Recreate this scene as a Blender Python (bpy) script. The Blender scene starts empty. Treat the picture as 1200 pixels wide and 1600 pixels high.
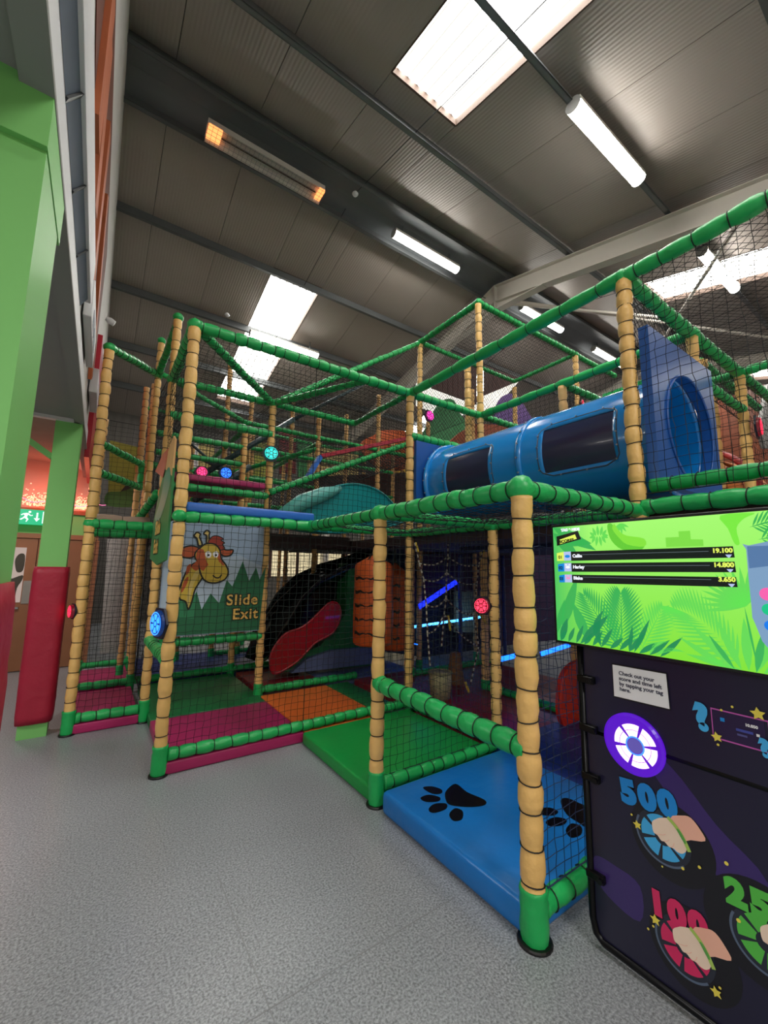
import bpy, bmesh, math, random
from mathutils import Vector, Matrix, Quaternion, noise
from mathutils.geometry import tessellate_polygon
random.seed(7)
C = bpy.context.scene.collection
SC = bpy.context.scene
PI = math.pi
# ------------------------------------------------------------------ camera
F_PX, YAW, PITCH, ROLL, CAM_H = 643.87, 0.6026, 0.1356, 0.0143, 1.5
fw = Vector((math.sin(YAW)*math.cos(PITCH), math.cos(YAW)*math.cos(PITCH), math.sin(PITCH)))
rt0 = Vector((math.cos(YAW), -math.sin(YAW), 0)); up0 = rt0.cross(fw)
rt = rt0*math.cos(ROLL)+up0*math.sin(ROLL); up = -rt0*math.sin(ROLL)+up0*math.cos(ROLL)
CAM = Vector((0, 0, CAM_H))
cd = bpy.data.cameras.new('camera'); cam = bpy.data.objects.new('camera', cd); C.objects.link(cam)
cam.matrix_world = Matrix.Translation(CAM) @ Matrix((rt, up, -fw)).transposed().to_4x4()
cd.sensor_fit = 'VERTICAL'; cd.sensor_height = 36; cd.lens = F_PX/1600*36; cd.clip_start = .02; cd.clip_end = 100
SC.camera = cam
def at(u, v, ax, val):
    """the point of the plane  ax = val  that the photograph shows at pixel (u, v)"""
    d = fw+rt*((u-600)/F_PX)-up*((v-800)/F_PX); i = 'xyz'.index(ax)
    return CAM+d*((val-CAM[i])/d[i])
# ------------------------------------------------------------------ world and exposure
w = bpy.data.worlds.new('world'); SC.world = w; w.use_nodes = True
w.node_tree.nodes['Background'].inputs[0].default_value = (.75, .82, .9, 1)
w.node_tree.nodes['Background'].inputs[1].default_value = 1.0
SC.view_settings.view_transform = 'Standard'; SC.view_settings.look = 'None'
SC.view_settings.gamma = 1; SC.view_settings.use_curve_mapping = False
SC.view_settings.exposure = 0.0
SKY_E, LAMP_E, ROOM_E = 22.0, 42.0, 1.0
SC.cycles.max_bounces = 8
SC.cycles.sample_clamp_indirect = 4
# ------------------------------------------------------------------ materials
def s2l(c):
    return tuple(((x/255)/12.92 if x/255 <= .04045 else ((x/255+.055)/1.055)**2.4) for x in c)
MATS = {}
def mat(name, col, rough=.6, metal=0, var=.12, vscale=6, bump=0, bscale=40, emit=None, estr=0, spec=.5, alpha=1, srgb=True, kind='noise', trans=0, coat=0):
    if name in MATS: return MATS[name]
    m = bpy.data.materials.new(name); m.use_nodes = True; nt = m.node_tree; N = nt.nodes; L = nt.links
    b = N['Principled BSDF']; c = s2l(col) if srgb else col
    b.inputs['Roughness'].default_value = rough; b.inputs['Metallic'].default_value = metal
    b.inputs['Specular IOR Level'].default_value = spec; b.inputs['Alpha'].default_value = alpha
    b.inputs['Transmission Weight'].default_value = trans; b.inputs['Coat Weight'].default_value = coat
    tc = N.new('ShaderNodeTexCoord'); n = N.new('ShaderNodeTexNoise'); n.inputs['Scale'].default_value = vscale; n.inputs['Detail'].default_value = 4
    L.new(tc.outputs['Object'], n.inputs['Vector'])
    mx = N.new('ShaderNodeMix'); mx.data_type = 'RGBA'
    mx.inputs[6].default_value = (*[x*(1-var) for x in c], 1); mx.inputs[7].default_value = (*[min(1, x*(1+var)) for x in c], 1)
    L.new(n.outputs['Fac'], mx.inputs[0]); L.new(mx.outputs[2], b.inputs['Base Color'])
    if bump:
        n2 = N.new('ShaderNodeTexNoise'); n2.inputs['Scale'].default_value = bscale; n2.inputs['Detail'].default_value = 3
        L.new(tc.outputs['Object'], n2.inputs['Vector'])
        bp = N.new('ShaderNodeBump'); bp.inputs['Strength'].default_value = bump; bp.inputs['Distance'].default_value = .01
        L.new(n2.outputs['Fac'], bp.inputs['Height']); L.new(bp.outputs['Normal'], b.inputs['Normal'])
    if emit is not None:
        b.inputs['Emission Color'].default_value = (*(s2l(emit) if srgb else emit), 1); b.inputs['Emission Strength'].default_value = estr
    MATS[name] = m
    return m
def ribbed(name, col, axis='x', pitch=.04, rough=.5, strength=.5, emit=None, estr=0, vary=.1):
    m = mat(name, col, rough, var=vary, vscale=1.5, emit=emit, estr=estr); nt = m.node_tree; N = nt.nodes; L = nt.links; b = N['Principled BSDF']
    tc = N.new('ShaderNodeTexCoord'); wv = N.new('ShaderNodeTexWave'); wv.wave_type = 'BANDS'; wv.bands_direction = axis.upper()
    wv.inputs['Scale'].default_value = 1/pitch/3.14159*1.0; wv.inputs['Distortion'].default_value = 0
    L.new(tc.outputs['Object'], wv.inputs['Vector'])
    bp = N.new('ShaderNodeBump'); bp.inputs['Strength'].default_value = strength; bp.inputs['Distance'].default_value = .006
    L.new(wv.outputs['Fac'], bp.inputs['Height']); L.new(bp.outputs['Normal'], b.inputs['Normal'])
    if emit is not None:                                   # translucent sheet: ribs let through a little less light
        mr = N.new('ShaderNodeMapRange'); mr.inputs['To Min'].default_value = .03; mr.inputs['To Max'].default_value = 1.0
        L.new(wv.outputs['Fac'], mr.inputs['Value'])
        ml = N.new('ShaderNodeMath'); ml.operation = 'MULTIPLY'; ml.inputs[1].default_value = estr
        L.new(mr.outputs[0], ml.inputs[0]); L.new(ml.outputs[0], b.inputs['Emission Strength'])
    return m
def emis(name, col, s=1.0):
    if name in MATS: return MATS[name]
    m = bpy.data.materials.new(name); m.use_nodes = True; nt = m.node_tree
    b = nt.nodes['Principled BSDF']; c = s2l(col)
    b.inputs['Base Color'].default_value = (*[x*.2 for x in c], 1); b.inputs['Roughness'].default_value = .25
    b.inputs['Emission Color'].default_value = (*c, 1); b.inputs['Emission Strength'].default_value = s
    MATS[name] = m; return m
M = dict(
 tan=mat('tan_vinyl', (236, 190, 116), .42, var=.14, vscale=9, bump=.6, bscale=22),
 tand=mat('tan_vinyl_dark', (214, 168, 106), .5, var=.2, vscale=7, bump=.35, bscale=28),  # darker, rougher tan for the posts further in
 green=mat('green_vinyl', (30, 174, 90), .38, var=.18, vscale=9, bump=.4, bscale=26),
 greenp=mat('green_paint', (124, 196, 110), .5, var=.03, vscale=2),
 tie=mat('black_tie', (18, 18, 20), .5),
 net=mat('net_cord', (16, 20, 24), .8, var=.3),
 netg=mat('net_cord_green', (14, 30, 28), .8, var=.3),
 netb=mat('net_cord_blue', (16, 34, 70), .8, var=.3),
 red=mat('red_vinyl', (164, 24, 54), .5, var=.14, vscale=5, bump=1.0, bscale=9),
 magenta=mat('magenta_vinyl', (172, 34, 98), .45, var=.08, bump=.15, bscale=12),
 matgreen=mat('green_mat_vinyl', (18, 150, 66), .38, var=.1, bump=.25, bscale=8),
 matdgreen=mat('dark_green_mat_vinyl', (26, 110, 60), .42, var=.1, bump=.2, bscale=10),
 matblue=mat('blue_mat_vinyl', (18, 116, 198), .32, var=.08, vscale=3, bump=.7, bscale=7),
 matnavy=mat('navy_mat_vinyl', (30, 50, 120), .42, var=.1, bump=.2),
 matorange=mat('orange_mat_vinyl', (226, 110, 44), .45, var=.08, bump=.15, bscale=12),
 matmaroon=mat('maroon_mat_vinyl', (130, 24, 40), .45, var=.12, bump=.2),
 matgrey=mat('grey_blue_mat_vinyl', (96, 108, 150), .45, var=.1, bump=.2),
 cushblue=mat('blue_cushion_vinyl', (38, 104, 200), .4, var=.08, bump=.3, bscale=14),
 black=mat('black_plastic', (16, 16, 18), .35),
 blackm=mat('black_metal', (20, 21, 24), .3, metal=.6),
 blackv=mat('black_vinyl', (12, 12, 14), .25, bump=.2, bscale=10),
 steel=mat('galvanised_steel', (120, 124, 126), .45, metal=.55, var=.2, vscale=3),
 steeld=mat('dark_steel', (60, 62, 66), .5, metal=.3, var=.2, vscale=3),
 steelm=mat('grey_steel', (92, 96, 98), .5, metal=.2, var=.2, vscale=3),
 flash=mat('ridge_sheet', (104, 108, 112), .6, var=.15, vscale=2),
 cream=mat('cream_painted_steel', (206, 200, 192), .5, var=.05),
 white=mat('white_paint', (214, 214, 218), .55, var=.05, vscale=2),
 whitep=mat('white_plaster', (198, 196, 194), .7, var=.08, vscale=2, bump=.2, bscale=10),
 grey=mat('grey_soffit', (140, 140, 138), .8, var=.04),
 greyl=mat('grey_panel', (150, 150, 150), .6, var=.06),
 timber=mat('red_timber', (176, 92, 52), .6, var=.25, vscale=5),
 timberd=mat('dark_timber', (96, 42, 24), .7, var=.25, vscale=5),
 door=mat('brown_door', (150, 98, 66), .5, var=.14, vscale=4),
 doorf=mat('brown_door_frame', (160, 104, 72), .5, var=.12, vscale=4),
 tube=mat('blue_tube_plastic', (22, 138, 222), .2, var=.05, vscale=2, coat=.4),
 tubep=mat('blue_panel_plastic', (32, 88, 168), .3, var=.06, vscale=2),
 pane=mat('smoked_plastic', (40, 46, 78), .22, var=.05, spec=.5, coat=.15),
 rim=mat('pane_rim', (60, 78, 104), .35),
 bolt=mat('zinc_bolt', (170, 175, 182), .3, metal=.8),
 teal=mat('teal_plastic', (22, 142, 146), .3, var=.08, vscale=2),
 redp=mat('red_plastic', (160, 14, 34), .3, var=.06, vscale=2, coat=.3),
 orange=mat('orange_vinyl', (210, 92, 36), .45, var=.12, bump=.4, bscale=14),
 darkboard=mat('dark_stained_board', (66, 34, 30), .7, var=.25, vscale=3),
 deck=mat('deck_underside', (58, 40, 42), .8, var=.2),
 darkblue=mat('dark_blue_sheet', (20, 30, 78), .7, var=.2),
 purple=mat('purple_board', (92, 62, 130), .6, var=.1),
 boardg=mat('green_board', (48, 132, 76), .6, var=.12),
 maroonb=mat('maroon_board', (120, 22, 34), .6, var=.15),
 mural=mat('mural_yellow', (150, 152, 60), .7, var=.2, vscale=2),
 muralg=mat('mural_green', (70, 110, 50), .7, var=.2, vscale=2),
 muralc=mat('mural_cream', (206, 186, 120), .7, var=.2, vscale=2),
 signblue=mat('sign_sky', (156, 178, 206), .5, var=.12, vscale=3),
 signblue2=mat('sign_light_sky', (178, 196, 216), .5, var=.08, vscale=3),
 signgreen=mat('sign_dark_green', (36, 108, 72), .5, var=.05),
 signgreen2=mat('sign_mid_green', (50, 134, 92), .5, var=.05),
 ginger=mat('giraffe_brown', (184, 84, 44), .5, var=.04),
 gyellow=mat('giraffe_yellow', (206, 176, 66), .5, var=.04),
 gcream=mat('giraffe_cream', (214, 190, 112), .5, var=.04),
 ghair=mat('giraffe_mane', (158, 52, 36), .5, var=.04),
 ink=mat('black_ink', (10, 10, 12), .5, var=0),
 paper=mat('white_print', (246, 246, 252), .5, var=.02),
 letter=mat('sign_letter_yellow', (236, 196, 104), .5, var=.05),
 kiosk=mat('kiosk_navy', (30, 28, 56), .28, var=.12, vscale=2),
 kioskd=mat('kiosk_black', (20, 20, 30), .28, var=.1, vscale=2),
 kioskp=mat('kiosk_purple', (58, 40, 108), .28, var=.1, vscale=2),
 pblue=mat('print_blue', (24, 140, 226), .35, var=.05),
 pblue2=mat('print_light_blue', (70, 180, 245), .35, var=.03),
 ppink=mat('print_pink', (222, 44, 104), .35, var=.05),
 ppink2=mat('print_mauve', (196, 92, 180), .35, var=.05),
 pgreen=mat('print_green', (88, 196, 76), .35, var=.05),
 pgreen2=mat('print_lime', (150, 220, 90), .35, var=.05),
 pyellow=mat('print_yellow', (240, 222, 90), .35, var=.03),
 skin=mat('print_skin', (255, 226, 206), .4, var=.06, vscale=20),
 skin2=mat('print_skin_rose', (250, 190, 168), .4, var=.05),
 band=mat('print_wristband', (176, 210, 100), .4, var=.05),
 band2=mat('print_wristband_tag', (96, 168, 80), .4, var=.05),
 ringg=mat('print_ring_grey', (92, 108, 134), .3, var=.05),
 carpet=mat('pink_tint', (206, 176, 160), .8, var=.06),  # fairy-light glow on the pale rear wall put into its colour
 wallcream=mat('cream_wall', (200, 190, 160), .8, var=.1),
)
# ------------------------------------------------------------------ object helpers
def obj(name, verts, faces, m, parent=None, smooth=False, loc=(0, 0, 0), mats=None, fm=None):
    me = bpy.data.meshes.new(name); me.from_pydata([tuple(v) for v in verts], [], faces)
    for mm in (mats or [m]): me.materials.append(mm)
    if fm:
        for p, k in zip(me.polygons, fm): p.material_index = k
    if smooth: me.polygons.foreach_set('use_smooth', [True]*len(me.polygons))
    me.update()
    o = bpy.data.objects.new(name, me); C.objects.link(o); o.location = loc
    if parent: o.parent = parent
    return o
def mobj(name, me, parent=None, loc=(0, 0, 0), q=None):
    o = bpy.data.objects.new(name, me); C.objects.link(o); o.location = loc
    if q is not None: o.rotation_mode = 'QUATERNION'; o.rotation_quaternion = q
    if parent: o.parent = parent
    return o
def tag(o, label=None, cat=None, group=None, kind=None):
    if label: o['label'] = label
    if cat: o['category'] = cat
    if group: o['group'] = group
    if kind: o['kind'] = kind
    return o
def empty(name, loc, label=None, cat=None, group=None, kind=None):
    o = bpy.data.objects.new(name, None); C.objects.link(o); o.location = loc; o.empty_display_size = .1
    return tag(o, label, cat, group, kind)
def rel(parent, p):
    q = Vector(p)
    while parent: q = q-parent.location; parent = parent.parent
    return q
def box_vf(x0, x1, y0, y1, z0, z1, b=0, seg=2):
    bm = bmesh.new(); bmesh.ops.create_cube(bm, size=1)
    for v in bm.verts: v.co = Vector(((x0+x1)/2+v.co.x*(x1-x0), (y0+y1)/2+v.co.y*(y1-y0), (z0+z1)/2+v.co.z*(z1-z0)))
    if b > 0: bmesh.ops.bevel(bm, geom=bm.edges[:], offset=b, segments=seg, affect='EDGES', profile=.5)
    bm.verts.index_update()
    vs = [v.co.copy() for v in bm.verts]; fs = [[v.index for v in f.verts] for f in bm.faces]; bm.free(); return vs, fs
def box(name, x0, x1, y0, y1, z0, z1, m, parent=None, b=0, seg=2, smooth=None):
    """box in world coordinates, its origin at the base centre"""
    o0 = Vector(((x0+x1)/2, (y0+y1)/2, z0)); vs, fs = box_vf(x0, x1, y0, y1, z0, z1, b, seg)
    return obj(name, [v-o0 for v in vs], fs, m, parent, loc=rel(parent, o0), smooth=(b > 0 if smooth is None else smooth))
class MB:
    def __init__(s): s.v = []; s.f = []; s.m = []; s.k = 0
    def add(s, vs, fs): n = len(s.v); s.v += [Vector(v) for v in vs]; s.f += [[i+n for i in f] for f in fs]; s.m += [s.k]*len(fs)
    def box(s, *a, b=0): s.add(*box_vf(*a, b=b))
    def bar(s, p, q, w_, h_, upv=(0, 0, 1)):
        p, q = Vector(p), Vector(q); d = (q-p).normalized(); u = Vector(upv)
        r = d.cross(u)
        if r.length < 1e-4: r = d.cross(Vector((1, 0, 0)))
        r.normalize(); u = r.cross(d); vs = []
        for c in (p, q):
            for a, b in ((-1, -1), (1, -1), (1, 1), (-1, 1)): vs.append(c+r*a*w_/2+u*b*h_/2)
        s.add(vs, [(0, 3, 2, 1), (4, 5, 6, 7), (0, 1, 5, 4), (1, 2, 6, 5), (2, 3, 7, 6), (3, 0, 4, 7)])
    def tube(s, pts, r, n=6, caps=True, closed=False):
        pts = [Vector(p) for p in pts]; vs = []; fs = []; k = len(pts); prev = None
        for i, p in enumerate(pts):
            a = pts[i-1] if (i > 0 or closed) else p; b = pts[(i+1) % k] if (i < k-1 or closed) else p
            d = (b-a).normalized() if (b-a).length > 1e-9 else Vector((0, 0, 1))
            if prev is None:
                r1 = d.cross(Vector((0, 0, 1)))
                if r1.length < 1e-3: r1 = d.cross(Vector((1, 0, 0)))
            else: r1 = prev-d*prev.dot(d)
            r1.normalize(); prev = r1; r2 = d.cross(r1); rr = r[i] if isinstance(r, (list, tuple)) else r
            for j in range(n):
                t = 2*PI*j/n; vs.append(p+(r1*math.cos(t)+r2*math.sin(t))*rr)
        for i in range(k if closed else k-1):
            i2 = (i+1) % k
            for j in range(n): fs.append((i*n+j, i*n+(j+1) % n, i2*n+(j+1) % n, i2*n+j))
        if caps and not closed: fs.append(tuple(range(n))[::-1]); fs.append(tuple((k-1)*n+j for j in range(n)))
        s.add(vs, fs)
    def build(s, name, m, parent=None, smooth=False, origin=None, mats=None):
        o0 = Vector(origin) if origin is not None else (sum(s.v, Vector())/len(s.v) if s.v else Vector())
        return obj(name, [v-o0 for v in s.v], s.f, m, parent, smooth, rel(parent, o0), mats=mats, fm=s.m if mats else None)
def zq(d): return Vector(d).normalized().to_track_quat('Z', 'Y')
# ---- padded sleeves, tied with black cable ties
def torus_me(r, rr, n=16, k=4, name='cable_tie'):
    mb = MB(); mb.tube([(math.cos(2*PI*i/n)*r, math.sin(2*PI*i/n)*r, 0) for i in range(n)], rr, k, closed=True)
    me = bpy.data.meshes.new(name); me.from_pydata([tuple(v) for v in mb.v], [], mb.f); me.materials.append(M['tie'])
    me.polygons.foreach_set('use_smooth', [True]*len(me.polygons)); return me
TIES = {}
def tie_me(r):
    k = round(r, 3)
    if k not in TIES: TIES[k] = torus_me(r, .0032)
    return TIES[k]
def sleeve(L, r, sp, n, rings, seed, squish=.17, ends=True):
    rnd = random.Random(seed); zs = [0.0]; z = rnd.uniform(.3, .9)*sp; ties = []
    while z < L-.4*sp: ties.append(z); z += sp*rnd.uniform(.82, 1.18)
    cuts = [0]+ties+[L]; vs = []; fs = []; rows = []
    for a, b in zip(cuts[:-1], cuts[1:]):
        bulge = rnd.uniform(.94, 1.07)
        for i in range(rings):
            t = i/rings; e = 1-squish*(1-min(1, 2.6*min(t if a > 0 else 1, (1-t) if b < L else 1)))**2
            rows.append((a+(b-a)*t, r*e*(bulge if 0 < t else 1)))
    rows.append((L, r))
    ox = oy = 0
    for zi, ri in rows:
        ox = .85*ox+rnd.gauss(0, .0009); oy = .85*oy+rnd.gauss(0, .0009)
        for j in range(n):
            t = 2*PI*j/n; rr = ri*(1+rnd.gauss(0, .012))
            vs.append(Vector((ox+rr*math.cos(t), oy+rr*math.sin(t), zi)))
    for i in range(len(rows)-1):
        for j in range(n): fs.append((i*n+j, i*n+(j+1) % n, (i+1)*n+(j+1) % n, (i+1)*n+j))
    fs.append(tuple(range(n))[::-1]); fs.append(tuple((len(rows)-1)*n+j for j in range(n)))
    return vs, fs, ties
SEED = [0]
def padded(name, parent, p, q, r=.048, m='tan', sp=.125, near=1, single=True):
    """one padded pole or rail between two points; each tie round a near one is a piece of its own"""
    SEED[0] += 1; p, q = Vector(p), Vector(q); L = (q-p).length; d = (q-p)/L
    n, rings = (16, 6) if near == 2 else ((12, 4) if near == 1 else (8, 3))
    vs, fs, ties = sleeve(L, r, sp, n, rings, SEED[0])
    o = obj(name, vs, fs, M[m], parent, smooth=True, loc=rel(parent, p)); o.rotation_mode = 'QUATERNION'; o.rotation_quaternion = zq(d)
    rnd = random.Random(SEED[0]+999)
    if near >= 1 and single:
        for z in ties:
            qq = Quaternion((1, rnd.gauss(0, .05), rnd.gauss(0, .05), rnd.uniform(0, 3))); qq.normalize()
            mobj('cable_tie', tie_me(r*.93), o, (0, 0, z), qq)
    else:
        mb = MB()
        for z in ties: mb.tube([(math.cos(2*PI*i/10)*r*.95, math.sin(2*PI*i/10)*r*.95, z) for i in range(10)], .0035, 3, closed=True)
        if mb.v: t = mb.build('cable_ties', M['tie'], None, origin=(0, 0, 0)); t.parent = o; t.location = (0, 0, 0); tag(t, kind='stuff')
    return o
def post(parent, x, y, z0, z1, r=.047, m='tan', near=1, foot=True, plate=True, sp=.125, lean=(0, 0)):
    zf = z0+(.17 if foot else 0)
    o = padded('post', parent, (x, y, zf), (x+lean[0], y+lean[1], z1), r, m, sp, near)
    if foot:
        rnd = random.Random(SEED[0]); n = 14; vs = []; fs = []
        prof = [(.0, 1.02), (.02, 1.1), (.06, 1.14), (.11, 1.12), (.15, 1.16), (.17, 1.08), (.19, 1.15), (.205, 1.12), (.206, 1.0)]
        for h, k in prof:
            for j in range(n): t = 2*PI*j/n; rr = r*k*(1+rnd.gauss(0, .025)); vs.append((rr*math.cos(t), rr*math.sin(t), z0+h-zf))
        for i in range(len(prof)-1):
            for j in range(n): fs.append((i*n+j, i*n+(j+1) % n, (i+1)*n+(j+1) % n, (i+1)*n+j))
        obj('foot_cover', vs, fs, M['green'], o, smooth=True)
        tag(o.children[-1] if False else o, None)
    if plate:
        mb = MB(); n = 20
        mb.tube([(0, 0, z0+.001-zf), (0, 0, z0+.008-zf), (0, 0, z0+.014-zf)], [r*1.42, r*1.42, r*1.34], n)
        b = mb.build('base_plate', M['black'], None, origin=(0, 0, 0)); b.parent = o
    return o
def joint(parent, p, r=.062, m='green'):
    bm = bmesh.new(); bmesh.ops.create_uvsphere(bm, u_segments=14, v_segments=9, radius=r); rnd = random.Random(int(p[0]*991+p[1]*77+p[2]*13))
    for v in bm.verts: v.co *= 1+rnd.gauss(0, .03); v.co.z *= .92
    bm.verts.index_update(); vs = [v.co.copy() for v in bm.verts]; fs = [[v.index for v in f.verts] for f in bm.faces]; bm.free()
    return obj('corner_cover', vs, fs, M[m], parent, smooth=True, loc=rel(parent, p))
# ---- nets: every cord is real geometry
def net(parent, A, B, Cc, D, cell=.055, r=.0019, m='net', jit=.006, sag=.0, name='net', seed=None, diag=False):
    """knotted net over the quad A-B-C-D (A->B is s, A->D is t)"""
    A, B, Cc, D = map(Vector, (A, B, Cc, D)); SEED[0] += 1; rnd = random.Random(SEED[0]*3+1); off = rnd.uniform(0, 50)
    ls = max((B-A).length, (Cc-D).length); lt = max((D-A).length, (Cc-B).length); ns = max(2, round(ls/cell)); nt = max(2, round(lt/cell))
    nrm = (B-A).cross(D-A).normalized()
    ud, vd = (B-A).normalized(), (D-A).normalized()
    def P(i, j):
        s, t = i/ns, j/nt
        p = (A*(1-s)+B*s)*(1-t)+(D*(1-s)+Cc*s)*t
        e = 1 if 0 < i < ns and 0 < j < nt else .2
        a = noise.noise(Vector((s*ls*1.3+off, t*lt*1.3, off))); b = noise.noise(Vector((s*ls*1.3, t*lt*1.3+off, 7+off)))
        bel = math.sin(PI*s)*math.sin(PI*t)
        return p+ud*(a*.03*e+rnd.gauss(0, jit)*e*.5)+vd*(b*.03*e+rnd.gauss(0, jit)*e*.5)+nrm*((a+b)*.02*e+rnd.gauss(0, jit*.4)*e)-Vector((0, 0, sag*bel))
    g = [[P(i, j) for j in range(nt+1)] for i in range(ns+1)]
    mb = MB()
    def strand(pts, rr=r): mb.tube(pts, rr, 3, caps=False)
    if not diag:
        for i in range(ns+1): strand(g[i], r*(2 if i in (0, ns) else 1))
        for j in range(nt+1): strand([g[i][j] for i in range(ns+1)], r*(2 if j in (0, nt) else 1))
    else:
        for k in range(-nt, ns+1):
            a = [g[k+j][j] for j in range(nt+1) if 0 <= k+j <= ns]
            if len(a) > 1: strand(a)
            b = [g[k+nt-j][j] for j in range(nt+1) if 0 <= k+nt-j <= ns]
            if len(b) > 1: strand(b)
        for q in (g[0], g[ns], [g[i][0] for i in range(ns+1)], [g[i][nt] for i in range(ns+1)]): strand(q, r*2)
    return mb.build(name, M[m], parent)
# ---- flat prints and cut-outs lying on a plane
class Plane:
    def __init__(s, o, ux, uy, n, ax=None, val=None): s.o, s.ux, s.uy, s.n, s.ax, s.val = Vector(o), Vector(ux), Vector(uy), Vector(n), ax, val
    def P(s, a, b, h=0): return s.o+s.ux*a+s.uy*b+s.n*h
    def px(s, u, v): d = at(u, v, s.ax, s.val)-s.o; return (d.dot(s.ux), d.dot(s.uy))
def smoothed(pts, k=4, closed=True):
    n = len(pts); out = []
    for i in range(n if closed else n-1):
        p0, p1, p2, p3 = [Vector((*pts[(i+j-1) % n if closed else max(0, min(n-1, i+j-1))], 0)) for j in range(4)]
        for a in range(k):
            t = a/k; v = .5*((2*p1)+(-p0+p2)*t+(2*p0-5*p1+4*p2-p3)*t*t+(-p0+3*p1-3*p2+p3)*t**3); out.append((v.x, v.y))
    if not closed: out.append(tuple(pts[-1]))
    return out
def flat(name, pl, polys, m, parent, h=.001, th=.0006, sm=0):
    """one print made of one or more filled outlines (each in plane units)"""
    if polys and not isinstance(polys[0][0], (tuple, list)): polys = [polys]
    mb = MB()
    for pts in polys:
        if sm: pts = smoothed(pts, sm)
        tri = tessellate_polygon([[Vector((x, y, 0)) for x, y in pts]]); n = len(pts)
        vs = [pl.P(x, y, h) for x, y in pts]+[pl.P(x, y, h-th) for x, y in pts]
        fs = []
        for t in tri:
            a, b, c = [vs[i] for i in t]
            t = tuple(t) if (b-a).cross(c-a).dot(pl.n) > 0 else tuple(t)[::-1]
            fs.append(t)
        for i in range(n): fs.append((i, (i+1) % n, (i+1) % n+n, i+n))
        mb.add(vs, fs)
    return mb.build(name, m if not isinstance(m, str) else M[m], parent)
def ribbon(name, pl, lines, w_, m, parent, h=.0015, closed=True, sm=0):
    mb = MB()
    if not isinstance(lines[0][0], (tuple, list)): lines = [lines]
    for pts in lines:
        if sm: pts = smoothed(pts, sm, closed)
        n = len(pts); vs = []
        for i, p in enumerate(pts):
            a = pts[i-1] if (i or closed) else p; b = pts[(i+1) % n] if (i < n-1 or closed) else p
            dx, dy = b[0]-a[0], b[1]-a[1]; l = math.hypot(dx, dy) or 1; nx, ny = -dy/l*w_/2, dx/l*w_/2
            vs += [pl.P(p[0]+nx, p[1]+ny, h), pl.P(p[0]-nx, p[1]-ny, h)]
        mb.add(vs, [(2*i, 2*i+1, (2*i+3) % (2*n), (2*i+2) % (2*n)) for i in range(n if closed else n-1)])
    return mb.build(name, m if not isinstance(m, str) else M[m], parent)
def circ(cx, cy, r, n=24, a0=0, a1=2*PI, sy=1): return [(cx+r*math.cos(a0+(a1-a0)*i/(n if a1-a0 > 6.2 else n-1)), cy+sy*r*math.sin(a0+(a1-a0)*i/(n if a1-a0 > 6.2 else n-1))) for i in range(n)]
def sector(cx, cy, r0, r1, a0, a1, n=6): return [(cx+r1*math.cos(a0+(a1-a0)*i/n), cy+r1*math.sin(a0+(a1-a0)*i/n)) for i in range(n+1)]+[(cx+r0*math.cos(a1-(a1-a0)*i/n), cy+r0*math.sin(a1-(a1-a0)*i/n)) for i in range(n+1)]
def text(name, pl, s, x, y, size, m, parent, h=.002, bold=0, align='LEFT', ext=.0004, rot=0, sx=1, sp=1, lsp=1):
    cu = bpy.data.curves.new(name, 'FONT'); cu.body = s; cu.size = size; cu.align_x = align; cu.offset = bold; cu.extrude = ext; cu.space_character = sp; cu.space_line = lsp
    cu.resolution_u = 4
    o = bpy.data.objects.new(name, cu); C.objects.link(o)
    dg = bpy.context.evaluated_depsgraph_get(); me = bpy.data.meshes.new_from_object(o.evaluated_get(dg)); bpy.data.objects.remove(o)
    c, s_ = math.cos(rot), math.sin(rot); vs = [v.co.copy() for v in me.vertices]; fs = [list(p.vertices) for p in me.polygons]; bpy.data.meshes.remove(me)
    mb = MB(); mb.add([pl.P(x+(v.x*c-v.y*s_)*sx, y+v.x*s_+v.y*c, h+v.z) for v in vs], fs)
    return mb.build(name, m if not isinstance(m, str) else M[m], parent)
def star(cx, cy, r, rot=0, k=.5): return [(cx+(r if i % 2 == 0 else r*k)*math.cos(rot+PI/2+i*PI/5), cy+(r if i % 2 == 0 else r*k)*math.sin(rot+PI/2+i*PI/5)) for i in range(10)]

# ------------------------------------------------------------------ grid of the play frame
X1, X3, X4, XM, X5, X6, X7 = -.088, .495, 1.604, 2.769, 3.93, 5.1, 6.26
Y5, Y4, YF, Y2, YB, YC, YD = 1.202, 2.374, 3.533, 4.766, 5.93, 7.1, 8.3
ZL, ZT, ZH = 1.879, 3.481, 5.08
WX = -.24
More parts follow.
